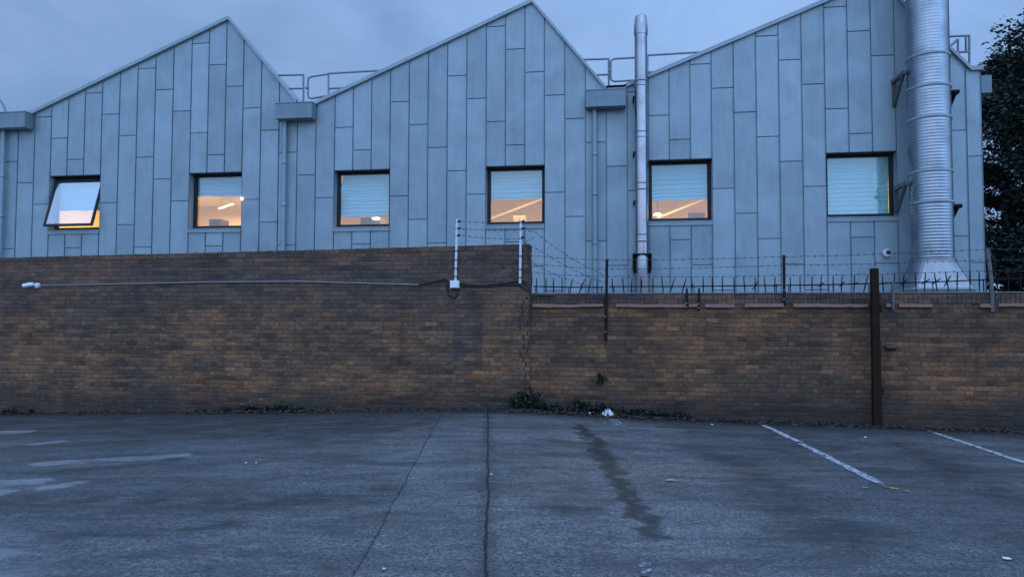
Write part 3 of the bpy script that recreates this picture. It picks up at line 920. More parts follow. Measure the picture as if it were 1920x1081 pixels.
# ------------------------------------------------------------------ roof guard rails
def rail_obj(label, polys, gates=(), off=-1.1):
    base = None
    first = FP(*polys[0][1][0], off)
    e = empty('roof_guardrail', fac_w(first[0], off, first[1]), -TH)
    tag(e, label, 'guardrail', 'guardrails in the roof valleys')
    for nm, pts in polys:
        m = MB()
        loc = [(FP(*p, off)[0] - first[0], 0, FP(*p, off)[1] - first[1]) for p in pts]
        m.tube(loc, .027 if nm != 'bolt' else .035, 8)
        m.build(nm, M_rail, e)
    return e
rail_obj('galvanised guardrail with rounded gate in the roof valley between first and second gables', [
    ('top_rail', [(505, 142), (570, 140.5)]), ('post', [(569, 140), (569, 200)]), ('mid_rail', [(515, 167), (569, 166)]),
    ('gate', [(616, 139), (584, 144), (579, 146.5), (577.5, 151), (577.5, 178), (579, 183), (584, 185), (616, 179)]),
    ('bolt', [(573, 165), (579, 165)]),
    ('post', [(616, 137), (616, 195)]), ('top_rail', [(616, 138), (720, 132)]), ('mid_rail', [(616, 166.5), (690, 162)])])
rail_obj('galvanised guardrail with rounded gate between second and third gables behind the thin flue', [
    ('top_rail', [(1080, 112.5), (1142, 110.5)]), ('post', [(1141.5, 110), (1141.5, 172)]), ('mid_rail', [(1100, 141.5), (1142, 140)]),
    ('gate', [(1214, 107), (1152, 110.5), (1147, 113), (1145, 118), (1145, 146), (1147, 151), (1152, 153), (1214, 149)]),
    ('bolt', [(1139.5, 133), (1146, 133)]),
    ('post', [(1214, 104), (1214, 165)]), ('top_rail', [(1214, 104), (1330, 97)]), ('mid_rail', [(1214, 135.5), (1290, 131)])])
rail_obj('short galvanised guardrail at the right end of the roof behind the wide duct', [
    ('top_rail', [(1740, 70), (1817, 67)]), ('post', [(1817.5, 67), (1817.5, 140)]), ('gate', [(1811, 69), (1811.5, 97), (1817, 98)]),
    ('mid_rail', [(1760, 100), (1817, 97)]), ('post', [(1796, 74), (1796.5, 120)]), ('gate', [(1796, 74), (1770, 97)])], off=-.8)
rail_obj('curved end of a guardrail on the roof at the left edge', [
    ('top_rail', [(-30, 172), (-12, 176), (0, 187), (8, 200), (11, 212), (11, 225)])], off=-.6)

# ------------------------------------------------------------------ thin steel flue
FO = .34
fs_, _ = FP(1203, 330, FO)
fl = empty('steel_flue', fac_w(fs_, FO, 0), -TH)
tag(fl, 'slender polished steel flue pipe rising past the gutter beside the fifth window', 'flue')
fz = lambda y: FP(1203, y, FO)[1]
r0 = .150
m = MB(); m.lathe([(r0, fz(600)), (r0, fz(62))], 0, 0, 40); m.build('pipe', M_steel, fl)
m = MB(); m.lathe([(r0 + .012, fz(66)), (r0 + .016, fz(62)), (r0 + .016, fz(49)), (r0 + .006, fz(46)), (r0 - .012, fz(33)), (r0 - .022, fz(31)), (r0 - .03, fz(31)), (r0 - .03, fz(36))], 0, 0, 40)
m.build('cowl', M_steel, fl)
for a, b, ex in ((150, 154, .008), (161, 163, .006), (246, 249, .008), (257, 259, .006), (342, 345, .010), (353, 357, .008), (438, 441, .012), (450, 454, .012), (526, 530, .012), (540, 543, .012)):
    m = MB(); m.lathe([(r0, fz(b) - .005), (r0 + ex, fz(b)), (r0 + ex, fz(a)), (r0, fz(a) + .005)], 0, 0, 40, cap=False)
    m.build('joint_band', M_steel, fl)
m = MB(); m.lathe([(r0 + .002, fz(600)), (r0 + .025, fz(560)), (r0 + .025, fz(512)), (r0 + .03, fz(480)), (r0 + .004, fz(478))], 0, 0, 40, cap=False)
m.build('base_sleeve', M_hood, fl)
m = MB()
zt, zb = fz(477), fz(512)
m.box((-.22, -.18, zt - .02), (.22, FO - .004, zt + .015))
for sx in (-1, 1):
    m.prism([(sx * .215, zt - .02), (sx * .19, zt - .02), (sx * .19, zb), (sx * .215, zb + .12)], -.17, FO - .004, True)
m.build('support_bracket', M_darkmetal, fl, .003)
for y in (182, 286, 378):
    m = MB(); z = fz(y)
    m.box((-r0 - .045, -.01, z - .03), (-r0 - .005, FO - .005, z + .03)); m.box((-r0 - .02, -.025, z - .02), (r0 + .02, -.0, z + .02)) if False else None
    m.build('wall_bracket', M_darkmetal, fl)

# ------------------------------------------------------------------ wide ribbed duct
DO = .72
ds_, _ = FP(1745, 330, DO)
dz = lambda y: FP(1745, y, DO)[1]
wl, wr_ = FP(1706, 330, DO), FP(1784, 330, DO)
DR = (wr_[0] - wl[0]) / 2 * .985
ds_ = (wr_[0] + wl[0]) / 2
du = empty('ribbed_duct', fac_w(ds_, DO, 0), -TH)
tag(du, 'wide ribbed silver ventilation duct rising above the roof near the right end of the building', 'duct')
prof = []
z = dz(492); ztop_d = dz(-170)
while z < ztop_d:
    for q, rr in ((0, 0), (.016, .0), (.024, .0026), (.036, .0026), (.044, 0)): prof.append((DR + rr, z + q))
    z += .068
m = MB(); m.lathe(prof, 0, 0, 72); m.build('duct_pipe', M_duct, du)
for y in (110, 168, 226, 325, 382):
    zz = dz(y)
    m = MB(); m.lathe([(DR, zz - .03), (DR + .022, zz - .024), (DR + .022, zz + .024), (DR, zz + .03)], 0, 0, 72, cap=False)
    m.build('clamp_ring', M_trim, du)
# square-to-round hood
hz0, hz1 = dz(547) - .5, dz(490)
nn = 64; vsx = []
W1 = .60
def sq(a, w):
    c_, s_ = math.cos(a), math.sin(a); k = w / max(abs(c_), abs(s_)); return (c_ * k, s_ * k)
zc0 = dz(541)
for lvl, (zz, t) in enumerate(((hz0, 1.0), (zc0 - .03, 1.0), (hz1 - .02, 0.0), (hz1 + .05, 0.0))):
    for k in range(nn):
        a = 2 * math.pi * (k + .5) / nn
        cx_, cy_ = sq(a, W1); rx, ry = math.cos(a) * (DR + .03), math.sin(a) * (DR + .03)
        vsx.append((cx_ * t + rx * (1 - t), cy_ * t + ry * (1 - t), zz))
fsx = [(l*nn + k, l*nn + (k+1) % nn, (l+1)*nn + (k+1) % nn, (l+1)*nn + k) for l in range(3) for k in range(nn)]
m = MB(); m.idx(vsx, fsx); m.build('base_hood', M_hood, du)
m = MB(); m.box((-W1 - .05, -W1 - .05, zc0 - .05), (W1 + .05, W1 + .05, zc0 + .0)); m.build('hood_flange', M_trim, du, .005)
def tri_bracket(px_w, px_d, y_w, y_d, ylow, lab):
    zt = dz((y_d + y_w) / 2)
    side = -1 if px_w < 1745 else 1
    x = side * (DR + (.05 if side < 0 else .17))
    m = MB()
    zl = zt - (.62 if side < 0 else .5)
    m.box((x - .045, .0, zt - .08), (x + .045, DO - .004, zt))
    m.box((x - .03, DO - .05, zl), (x + .03, DO - .004, zt - .05))
    m.tube([(x, DO - .05, zl + .03), (x, .12, zt - .05)], .046, 4)
    m.box((min(x, side * DR * .8), -.03, zt - .05), (max(x + side * .03, side * DR * .8), .03, zt - .01))
    m.build('wall_bracket', M_galv if side < 0 else M_darkmetal, du)
for args in ((1685, 1712, 138, 120, 178, 0), (1685, 1712, 346, 331, 384, 0), (1805, 1786, 168, 172, 190, 0), (1805, 1786, 382, 384, 395, 0)): tri_bracket(*args)

# ------------------------------------------------------------------ dome camera on the cladding
s, z = FP(1661, 474.5, .0)
e = empty('dome_camera', fac_w(s, 0, z), -TH)
tag(e, 'white dome security camera with black eye on the zinc cladding left of the wide duct', 'security camera')
m = MB(); m.lathe([(.075, -.12), (.088, -.10), (.088, -.02), (.07, .0)], 0, 0, 28)
q = m.build('housing', M_whitebox, e); q.rotation_euler = (R(-90), 0, 0); q.location = (0, 0, 0)
for v in q.data.vertices: v.co.z = v.co.z
m = MB(); m.lathe([(.055, 0), (.05, .025), (.03, .045), (.004, .052)], 0, 0, 24)
q2 = m.build('lens_dome', M_black, e); q2.rotation_euler = (R(90), 0, 0); q2.location = (0.012, -.118, .01)
q.rotation_euler = (R(90), 0, 0); q.location = (0, 0, 0)
for v in q.data.vertices: v.co.z = -v.co.z

# ------------------------------------------------------------------ brick walls
WT = .33
sE = WP(993, 600, .03)[0]
TOPL = [WP(*p, .03) for p in [(-500, 496), (0, 483), (300, 475.5), (600, 468), (850, 461), (993, 457)]]
TOPL[-1] = (sE, TOPL[-1][1])
TOPR_Z = (WP(1010, 553)[1] + WP(1400, 551)[1] + WP(1830, 549)[1]) / 3
pA, pB = WP(850, 580)[0], WP(905, 700)[0]
zA, zB = WP(880, 690)[1], WP(880, 590)[1]
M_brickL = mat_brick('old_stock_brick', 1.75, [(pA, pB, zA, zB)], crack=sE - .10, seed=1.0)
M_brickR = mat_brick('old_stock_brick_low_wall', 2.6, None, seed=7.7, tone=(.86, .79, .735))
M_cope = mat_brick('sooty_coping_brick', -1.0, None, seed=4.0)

wl = empty('brick_wall', (0, DW, 0), -TH)
tag(wl, 'taller weathered brown brick wall with sooty top on the left, carrying the white posts', 'wall')
m = MB()
CH = .10
tops = [(s, z - CH) for s, z in TOPL]
base = [(s, interp(s, GB) - .5) for s, z in TOPL]
for (a, b), (c, d) in zip(zip(tops, tops[1:]), zip(base, base[1:])):
    m.prism([c, d, b, a], -.03, WT - .03, True)
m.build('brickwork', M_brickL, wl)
# brick-on-edge coping: pattern of jittered bricks
m = MB()
s = TOPL[0][0]
while s < sE - .02:
    w = random.uniform(.066, .074)
    zt = interp(s, TOPL) + random.uniform(-.005, .004)
    m.box((s, -.036 + random.uniform(-.004, .004), interp(s, TOPL) - CH - .002), (min(s + w - .006, sE), WT - .02, zt))
    s += w
for (a, za), (b, zb) in zip(TOPL, TOPL[1:]):
    m.prism([(a, za - CH - .003), (b, zb - CH - .003), (b, zb - .012), (a, za - .012)], -.026, WT - .024, True)
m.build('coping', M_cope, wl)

wr2 = empty('brick_wall', (0, DW, 0), -TH)
tag(wr2, 'lower brown brick wall on the right with broken tile course and spikes along its top', 'wall')
S_RW = WP(2700, 560)[0]
zc_ = TOPR_Z - .125
m = MB()
gs = [sE - .05] + [s for s, _ in GB if sE < s < S_RW] + [S_RW]
for a, b in zip(gs, gs[1:]):
    m.prism([(a, interp(a, GB) - .5), (b, interp(b, GB) - .5), (b, zc_ - .045), (a, zc_ - .045)], 0, WT, True)
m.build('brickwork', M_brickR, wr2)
m = MB()
s = sE - .02
while s < S_RW:
    w = random.uniform(.068, .078)
    m.box((s, -.005 + random.uniform(-.006, .006), zc_ - .043), (s + w - .007, WT, TOPR_Z + random.uniform(-.006, .004)))
    s += w
m.prism([(sE - .02, zc_ - .042), (S_RW - .02, zc_ - .042), (S_RW - .02, TOPR_Z - .016), (sE - .02, TOPR_Z - .016)], .006, WT - .004, True)
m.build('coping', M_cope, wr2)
for x0, x1 in ((999, 1040), (1040, 1086), (1086, 1131), (1155, 1200), (1200, 1248), (1248, 1285), (1291, 1307), (1321, 1376), (1396, 1468), (1486, 1555), (1555, 1626), (1660, 1668), (1684, 1746), (1836, 1858), (1870, 1930)):
    a, b = WP(x0, 568)[0], WP(x1, 568)[0]
    m = MB()
    t = random.uniform(.048, .060)
    zz = zc_ - .043 + random.uniform(-.006, .004)
    ii = max(2, int((b - a) / .09))
    poly_t = [(a + (b - a) * i / ii, zz + random.uniform(-.004, .003)) for i in range(ii + 1)]
    poly_b = [(q[0], q[1] - t * 1 + random.uniform(-.004, .004)) for i, q in enumerate(poly_t)]
    m.prism(poly_b + poly_t[::-1], -.055 + random.uniform(-.008, .008), .02, True)
    m.build('creasing_tile', M_tile, wr2)
# metal capping strip behind the spikes
m = MB(); m.tube([(sE + .01, .10, TOPR_Z + .018), (S_RW, .10, TOPR_Z + .018)], .016, 8)
tag(m.build('capping_pipe', M_galv, None, loc=(0, DW, 0), rz=-TH), 'thin pale pipe lying along the top of the lower brick wall', 'pipe')

# ------------------------------------------------------------------ posts on the walls
def Wl(px, py, off=0.0):
    s, z = WP(px, py, off); return Vector((s, -off, z))
def wall_thing(name, label, cat, s, z, off=0.0, group=None):
    e = empty(name, wall_w(s, off, z), -TH)
    return tag(e, label, cat, group)
def rel(p, s, z, off=0.0): return (p[0] - s, p[1] + off, p[2] - z)

WHITE = []
for px0, px1, yt, yb, lab in ((857, 854, 411, 528, 'white electric fence post above the white junction box on the tall brick wall'),
                              (976.5, 975, 414, 531, 'white electric fence post nearest the end of the tall brick wall')):
    o_ = .07
    a, b = Wl(px1, yb, o_), Wl(px0, yt, o_)
    e = wall_thing('fence_post', lab, 'post', a.x, a.z, o_, 'white electric fence posts')
    m = MB(); m.tube([(0, 0, 0), (b.x - a.x, 0, b.z - a.z)], .024, 10); m.build('shaft', M_whitepost, e)
    H = b.z - a.z
    wi = []
    ins = ((416, 429, 442) if px0 < 900 else (416, 429, 446))
    for y in ins:
        zz = Wl(px0, y, o_).z - a.z
        xx = (b.x - a.x) * zz / H
        m = MB(); m.tube([(xx - .03, 0, zz), (xx + .07, -.02, zz + .012)], .015, 6)
        m.tube([(xx + .02, -.01, zz + .006), (xx + .07, -.02, zz + .012)], .022, 6)
        m.build('insulator', M_black, e)
    for y in ((470, 487, 503, 518) if px0 < 900 else (480, 505, 520)):
        zz = Wl(px0, y, o_).z - a.z
        xx = (b.x - a.x) * zz / H
        m = MB(); m.box((xx - .030, -.028, zz - .008), (xx + .030, .045, zz + .008)); m.build('clip', M_black, e)
    WHITE.append((a, b))

def iron_post(px_t, py_t, px_b, py_b, label, off=.04, w=.05, mat=None, bend=None):
    a, b = Wl(px_b, py_b, off), Wl(px_t, py_t, off)
    e = wall_thing('wire_post', label, 'post', a.x, a.z, off, 'angle iron posts along the lower wall')
    pts = [Vector((0, 0, 0)), b - a] if not bend else [Vector((0, 0, 0))] + [Wl(*q, off) - a for q in bend] + [b - a]
    m = MB()
    for p, q in zip(pts, pts[1:]):            # L-section
        for (dx0, dx1, dy0, dy1) in ((-w/2, w/2, -.006, 0), (-w/2, -w/2 + .007, 0, .034)):
            v = [(p.x+dx0, dy0, p.z), (p.x+dx1, dy0, p.z), (p.x+dx1, dy1, p.z), (p.x+dx0, dy1, p.z), (q.x+dx0, dy0, q.z), (q.x+dx1, dy0, q.z), (q.x+dx1, dy1, q.z), (q.x+dx0, dy1, q.z)]
            m.idx(v, [(0,3,2,1),(4,5,6,7),(0,1,5,4),(1,2,6,5),(2,3,7,6),(3,0,4,7)])
    m.build('angle_bar', mat or M_darkmetal, e)
    L = (b - a).z
    for t in (.12, .3):
        m = MB(); m.box((-.03, -.022, L * t - .012), (.012, -.006, L * t + .012)); m.build('bolt', M_galv, e)
    return a, b
iron_post(1138, 485, 1136, 640, 'tall rusty angle iron post fixed down the wall face beside the wall step')
iron_post(1470, 478, 1471, 572, 'dark angle iron post standing between the spikes left of the timber post', w=.04)
iron_post(1852, 465, 1861, 584, 'bent pale angle iron post right of the wide duct', w=.05, mat=M_galv, bend=[(1861, 560), (1859, 520)])
iron_post(1288, 540, 1288, 580, 'short stub bracket on wall top, left one of a close pair below the flue', w=.03)
iron_post(1311, 540, 1311, 582, 'short stub bracket on wall top, right one of a close pair below the flue', w=.03)
iron_post(1675, 528, 1675, 580, 'short rusty bracket on the wall top just right of the timber post', w=.04, mat=M_galv)

# tall dark timber post in front of the low wall
a = Wl(1645, 800, .16); b = Wl(1639, 503, .16)
gz = ground_z(*wall_w(a.x, .16)[:2])
e = wall_thing('timber_post', 'tall dark brown square post standing against the lower wall', 'post', a.x, gz, .16)
m = MB()
dx = b.x - a.x; H = b.z - gz
v = []
for k in range(9):
    t = k / 8
    for (sx, sy) in ((-1, -1), (1, -1), (1, 1), (-1, 1)):
        v.append((dx * t + sx * (.068 - .012 * t) + random.uniform(-.002, .002), sy * .055, -.2 + (H + .2) * t))
f = [(k*4 + i, k*4 + (i+1) % 4, k*4 + 4 + (i+1) % 4, k*4 + 4 + i) for k in range(8) for i in range(4)] + [(3, 2, 1, 0), (32, 33, 34, 35)]
m.idx(v, f); m.build('shaft', M_timber, e, .008)
for t0 in (.20, .72):
    m = MB(); m.box((.07, -.03, H * t0), (.10, .05, H * (t0 + .05))); m.build('fixing_strap', M_darkmetal, e)
# black camera beside it
a = Wl(1661, 651, .0)
e = wall_thing('wall_camera', 'small black camera on the brick wall just right of the timber post', 'security camera', a.x, a.z)
m = MB(); m.tube([(-.04, -.10, .0), (.10, -.12, .0)], [.045, .05], 14); m.build('body', M_black, e)
m = MB(); m.lathe([(.05, .0), (.055, .035), (.04, .055)], 0, 0, 16); q = m.build('dome', M_black, e, loc=(.09, -.11, -.02))
m = MB(); m.tube([(-.02, .0, .02), (-.02, -.09, .02)], .018, 8); m.build('arm', M_galv, e)

# ------------------------------------------------------------------ rotating spike bars on the low wall
SPK = MB(); SPK.tube([(0, 0, -.17), (0, 0, .17)], [.0035, .0035], 5)
SPK2 = MB(); SPK2.tube([(0, 0, -.17), (0, 0, 0), (0, 0, .17)], [.008, .012, .008], 5)
proto = SPK2.build('spike', M_darkmetal)
bars = [((1000, 536.5), (1132, 538), 'left section of rotating spike bar next to the taller wall'),
        ((1142, 537), (1466, 534.5), 'long section of rotating spike bar passing in front of the thin flue'),
        ((1474, 534.5), (1634, 531), 'section of rotating spike bar left of the timber post'),
        ((1650, 531), (1850, 524), 'section of rotating spike bar passing in front of the duct hood'),
        ((1864, 523), (2060, 519), 'section of rotating spike bar at the right edge before the dark tree')]
first_used = False
for pa_, pb_, lab in bars:
    o_ = -.12
    a, b = Wl(*pa_, o_), Wl(*pb_, o_)
    e = wall_thing('spike_bar', lab, 'spike bar', a.x, a.z, o_, 'rotating spike bars along the lower wall')
    d = b - a; L = d.length
    m = MB(); m.tube([(0, 0, 0), (d.x * .5, 0, d.z * .5 - .008), (d.x, 0, d.z)], .011, 8); m.build('axle', M_darkmetal, e)
    n_ = max(3, int(L / .175)); 
    for i in range(n_ + 1):
        q = proto if not first_used else proto.copy()
        if first_used: col.objects.link(q)
        first_used = True
        q.parent = e
        t = (i + .35 + random.uniform(-.12, .12)) / (n_ + 1)
        q.location = (d.x * t, 0, d.z * t - .02)
        q.rotation_euler = (random.gauss(0, .08), random.choice([0, 0, 0, .04, -.04, .08, -.1, .3]) * random.uniform(.5, 1.3), 0)
        if random.random() < .22:
            q2 = proto.copy(); col.objects.link(q2); q2.parent = e; q2.location = (d.x * t + .005, 0, d.z * t)
            q2.rotation_euler = (R(random.uniform(50, 90)), random.uniform(-.5, .5), 0)
    # upright stirrups that carry the axle
    for t in (.03, .5, .97):
        m = MB(); m.tube([(d.x * t, 0, d.z * t), (d.x * t, 0, TOPR_Z - a.z - .01)], .008, 6); m.build('stirrup', M_darkmetal, e)

# ------------------------------------------------------------------ barbed wire
def wire(label, pts, sag=.015, barbs=True, r=.0028, off=.05, step=.115):
    P_ = [Wl(*p, off) for p in pts]
    s0 = P_[0]
    m = MB()
    line = []
    for p, q in zip(P_, P_[1:]):
        n_ = max(4, int((q - p).length / .25))
        for i in range(n_):
            t = i / n_
            v = p.lerp(q, t); v.z -= sag * 4 * t * (1 - t); line.append(v - s0 + Vector((0, random.uniform(-.002, .002), random.uniform(-.003, .003))))
    line.append(P_[-1] - s0)
    m.tube(line, r, 5)
    if barbs:
        acc = 0
        for p, q in zip(line, line[1:]):
            L = (q - p).length; t = 0
            while acc + (L - t) >= step:
                t += step - acc; acc = 0
                c = p.lerp(q, t / L)
                m.tube([c - Vector((.012, 0, 0)), c + Vector((.012, 0, 0))], .007, 5)
                for _ in range(2):
                    a_ = random.uniform(0, 6.28); dv = Vector((.35, math.cos(a_), math.sin(a_))).normalized() * .024
                    m.tube([c - dv, c + dv], .0022, 4)
            acc += L - t
    e = m.build('barbed_wire', M_wire, None, loc=wall_w(s0.x, -s0.y, s0.z), rz=-TH)
    return tag(e, label, 'barbed wire', 'barbed wire strands over the walls')
wire('topmost strand of barbed wire along the lower wall', [(985, 478), (1138, 487), (1470, 481), (1853, 467), (2100, 462)])
wire('middle strand of barbed wire along the lower wall', [(990, 493), (1138, 504), (1470, 497), (1855, 487), (2100, 484)])
wire('lowest strand of barbed wire along the lower wall, just above the spikes', [(996, 510), (1138, 518), (1470, 516), (1858, 507), (2100, 504)])
wire('sloping barbed wire strand from second white post, upper of three to the iron post', [(979, 416), (1000, 433), (1136, 517)], .06)
wire('sloping barbed wire strand from second white post, middle of three to the iron post', [(979, 446), (1000, 462), (1136, 531)], .05)
wire('sloping barbed wire strand from the tall wall end, lowest of three to the iron post', [(985, 470), (1005, 497), (1136, 546)], .04)
wire('short top strand of wire between the two white posts', [(858, 414), (976, 417)], .02, off=.09)
wire('short middle strand of wire between the two white posts', [(858, 428), (976, 431)], .02, off=.09)
wire('short lowest strand of wire between the two white posts', [(858, 441), (976, 448)], .02, off=.09)
wire('loose end of barbed wire sticking up beside the second white post', [(977, 447), (990, 452), (1003, 444)], 0, off=.09)

# ------------------------------------------------------------------ cables, conduit, junction box, bullet camera
o_ = .05
a = Wl(853, 533, o_)
e = wall_thing('junction_box', 'white square junction box at the foot of the first white post', 'junction box', a.x, a.z, o_)
m = MB(); m.box((-.085, -.05, -.068), (.085, .02, .068)); m.build('box', M_whitebox, e, .01)
m = MB(); m.box((-.078, -.058, -.06), (.078, -.05, .06)); m.build('lid', M_whitebox, e, .006)
for x in (-.03, .035):
    m = MB(); m.lathe([(.014, -.10), (.014, -.066)], x, -.015, 10); m.build('cable_gland', M_black, e)

def cable(name, label, pts, r, mat, off=.045, smooth=True, cat='cable'):
    P_ = [Wl(p[0], p[1], p[2] if len(p) > 2 else off) for p in pts]
    if smooth:                                  # Catmull-Rom
        Q = []
        for i in range(len(P_) - 1):
            p0 = P_[max(0, i-1)]; p1_ = P_[i]; p2_ = P_[i+1]; p3_ = P_[min(len(P_)-1, i+2)]
            for k in range(6):
                t = k / 6
                Q.append(.5 * ((2*p1_) + (p2_-p0)*t + (2*p0-5*p1_+4*p2_-p3_)*t*t + (3*p1_-p0-3*p2_+p3_)*t**3))
        Q.append(P_[-1]); P_ = Q
    s0 = P_[0].copy()
    m = MB(); m.tube([p - s0 for p in P_], r, 8)
    return tag(m.build(name, mat, None, loc=wall_w(s0.x, -s0.y, s0.z), rz=-TH), label, cat)
cable('conduit', 'long pale grey conduit running across the tall wall to the bullet camera', [(75, 535), (200, 532.5), (400, 528.5), (560, 527.5), (680, 530.5), (785, 533.5)], .011, M_conduit, .05, False, 'conduit')
cable('cable', 'black cable looping up from the conduit end to the white junction box', [(783, 533.5), (800, 531), (825, 525), (836, 523), (841, 528), (843, 536)], .013, M_cable)
cable('cable', 'black cable hanging in a loop below the white junction box', [(858, 543), (858, 552), (851, 557), (842, 553), (839, 543), (840, 530)], .016, M_cable)
cable('cable', 'upper thick black cable from junction box to second white post', [(858, 530), (880, 533.5), (910, 534), (940, 531), (965, 527), (975, 526)], .016, M_cable)
cable('cable', 'lower black cable sagging from junction box to the wall corner', [(858, 534), (885, 537), (925, 536), (958, 533), (978, 536), (990, 546)], .013, M_cable)
cable('cable', 'black cable dropping down the end of the tall wall', [(976, 526), (987, 530), (993, 545, .06), (995, 570, .06), (994, 600, .05)], .014, M_cable)
cable('cable', 'black cable bulging round the upper corner of the tall wall', [(991, 462, .05), (993, 490, .06), (996, 505, .06), (997, 530, .06), (995, 552, .06), (1010, 553, .03), (1040, 554, .03)], .012, M_cable)

a = Wl(62, 535, .04)
e = wall_thing('bullet_camera', 'white bullet security camera on the tall wall near the left edge', 'security camera', a.x, a.z, .03)
m = MB(); m.tube([(.10, .0, .0), (.10, -.05, .0)], [.055, .05], 16); m.build('mount', M_whitebox, e)
m = MB(); m.tube([(.10, -.05, 0), (.05, -.09, .005)], .02, 10); m.build('arm', M_whitebox, e)
m = MB(); m.tube([(.08, -.09, .025), (.0, -.14, .005), (-.07, -.18, -.02)], [.036, .041, .041], 16); m.build('body', M_whitebox, e)
m = MB(); m.tube([(-.07, -.18, -.02), (-.078, -.185, -.0225)], .033, 16); m.build('lens', M_black, e)

# ------------------------------------------------------------------ weeds and litter
def weed(label, px, py, h, spread, nleaf, off=.14, onwall=False, size=.06, group='weeds along the foot of the wall'):
    if onwall:
        a = Wl(px, py, .02); base_p = wall_w(a.x, .02, a.z)
    else:
        s = WP(px, py, off)[0]; q = wall_w(s, off); base_p = Vector((q.x, q.y, ground_z(q.x, q.y)))
    e = empty('weed', base_p, -TH)
    tag(e, label, 'weed', group)
    rng = random.Random(int(px * 7 + py))
    if not onwall: spread *= 1.5; nleaf = int(nleaf * 2.0)
    if px < 700: h *= .7; nleaf = int(nleaf * .7)
    st = MB(); lf = MB()
    for _ in range(max(4, nleaf // 16)):
        a0 = rng.uniform(0, 6.28); lean = rng.uniform(.1, 1) * spread
        tip = Vector((math.cos(a0) * lean, -abs(math.sin(a0)) * lean * (.5 if not onwall else .8) + .02, h * rng.uniform(.45, 1)))
        root = Vector((rng.uniform(-.3, .3) * spread, rng.uniform(-.03, .03), -.01))
        mid_ = root.lerp(tip, .5) + Vector((0, 0, h * .16))
        pts = [root, root.lerp(mid_, .6), mid_, tip]
        st.tube(pts, [.006, .005, .004, .002], 5)
        for k in range(16):
            t = rng.uniform(.2, 1)
            c = pts[0].lerp(pts[2], t / .6) if t < .6 else pts[2].lerp(pts[3], (t - .6) / .4)
            c = c + Vector((rng.gauss(0, .02), rng.gauss(0, .02), rng.gauss(0, .015)))
            d = Vector((rng.gauss(0, 1), rng.gauss(0, 1) - .3, rng.gauss(0, .6))).normalized()
            n_ = d.cross(Vector((rng.gauss(0, .4), rng.gauss(0, .4), 1))).normalized()
            L = size * rng.uniform(.6, 1.4); W_ = L * rng.uniform(.22, .34)
            lf.cur = rng.random()
            lf.face([c, c + d * L * .4 + n_ * W_, c + d * L + Vector((0, 0, -L * .15)), c + d * L * .4 - n_ * W_])
    st.build('stems', M_stem, e); lf.build('leaves', M_leaf, e)
weed('large dark weed clump at the step between the two brick walls', 992, 762, .42, .22, 260, size=.07)
weed('arching dark weed left of the large clump at the wall step', 965, 762, .30, .18, 110, size=.05)
weed('small leafy weed growing out of the brick face above the litter', 1126, 722, .22, .12, 90, 0, True)
weed('low weed between the large clump and the white litter', 1050, 772, .16, .22, 120)
weed('bushy weed just left of the white litter', 1090, 776, .26, .22, 200)
weed('weed directly behind the white litter', 1130, 778, .22, .2, 170)
weed('low weed just right of the white litter', 1180, 782, .18, .22, 150)
weed('low weed patch well right of the white litter', 1225, 784, .16, .22, 130)
weed('rightmost low weed patch at the foot of the lower wall', 1275, 786, .14, .22, 110)
weed('dark weed at the foot of the tall wall below the first downpipe', 530, 770, .20, .25, 170)
weed('dark weed beside a white scrap at the foot of the tall wall', 470, 770, .22, .25, 170)
weed('spreading dark weed left of the white scrap at the foot of the tall wall', 425, 771, .15, .22, 120)
weed('green weed patch at the far left foot of the tall wall', 18, 774, .16, .25, 150)
weed('green weed next to the far left patch, beside a small white scrap', 60, 774, .12, .2, 90)

weed('low weed under the small leafy weed on the brick face', 1112, 777, .2, .22, 150)
weed('dense low weed between the arching weed and the white scrap at the wall step', 1020, 770, .2, .24, 170)
weed('low weed just left of the rightmost weed patch', 1250, 786, .12, .2, 110)
weed('low weed right of the crumpled litter, close against the brick', 1203, 783, .13, .2, 130)
weed('sparse weed at the foot of the tall wall between two darker clumps', 500, 770, .13, .22, 120)
weed('sparse weed right of the dark clump below the first downpipe', 560, 769, .11, .2, 110)
weed('sparse weed at the foot of the tall wall below the first window', 385, 772, .09, .2, 90)

def scrap(label, px, py, size, name='paper_scrap', mat=None, cat='litter', h=.5, off=None, seed=0, group=None):
    p = GP(px, py)
    if 'plastic' not in name: size *= .6
    rng = random.Random(seed + int(px))
    m = MB()
    n_ = 7
    gx = [[(((i / n_ - .5) * size * (1 + rng.uniform(-.15, .15))), (j / n_ - .5) * size * .8, abs(rng.gauss(0, 1)) * size * h * (1 - (abs(i / n_ - .5) + abs(j / n_ - .5)) * .75) + .012) for i in range(n_ + 1)] for j in range(n_ + 1)]
    vs = [q for r_ in gx for q in r_]
    keep = lambda i, j: abs(i - 3) + abs(j - 3) < 5 + rng.choice([0, 1])
    m.idx(vs, [(j*(n_+1)+i, j*(n_+1)+i+1, (j+1)*(n_+1)+i+1, (j+1)*(n_+1)+i) for j in range(n_) for i in range(n_) if keep(i, j)])
    o = m.build(name, mat or M_paper, None, loc=p, rz=rng.uniform(0, 6))
    return tag(o, label, cat, group)
scrap('crumpled white plastic litter, nearer of two at the weeds', 1139, 780, .22, 'plastic_litter', h=.34)
scrap('crumpled white plastic litter, farther of two against the weeds', 1158, 775, .19, 'plastic_litter', h=.34)
scrap('tiny white scrap left of the two crumpled litter pieces', 1105, 777, .11)
scrap('white scrap among weeds right of the wall step', 1043, 770, .11)
scrap('thin pale strip of litter at the foot of the large weed clump', 1024, 769, .13)
scrap('white scrap on the ground at the base of the wall step', 982, 767, .07)
scrap('pale scrap at the far left foot of the tall wall', 92, 770, .14)
scrap('small white scrap beside the dark weed at the tall wall', 485, 766, .09)
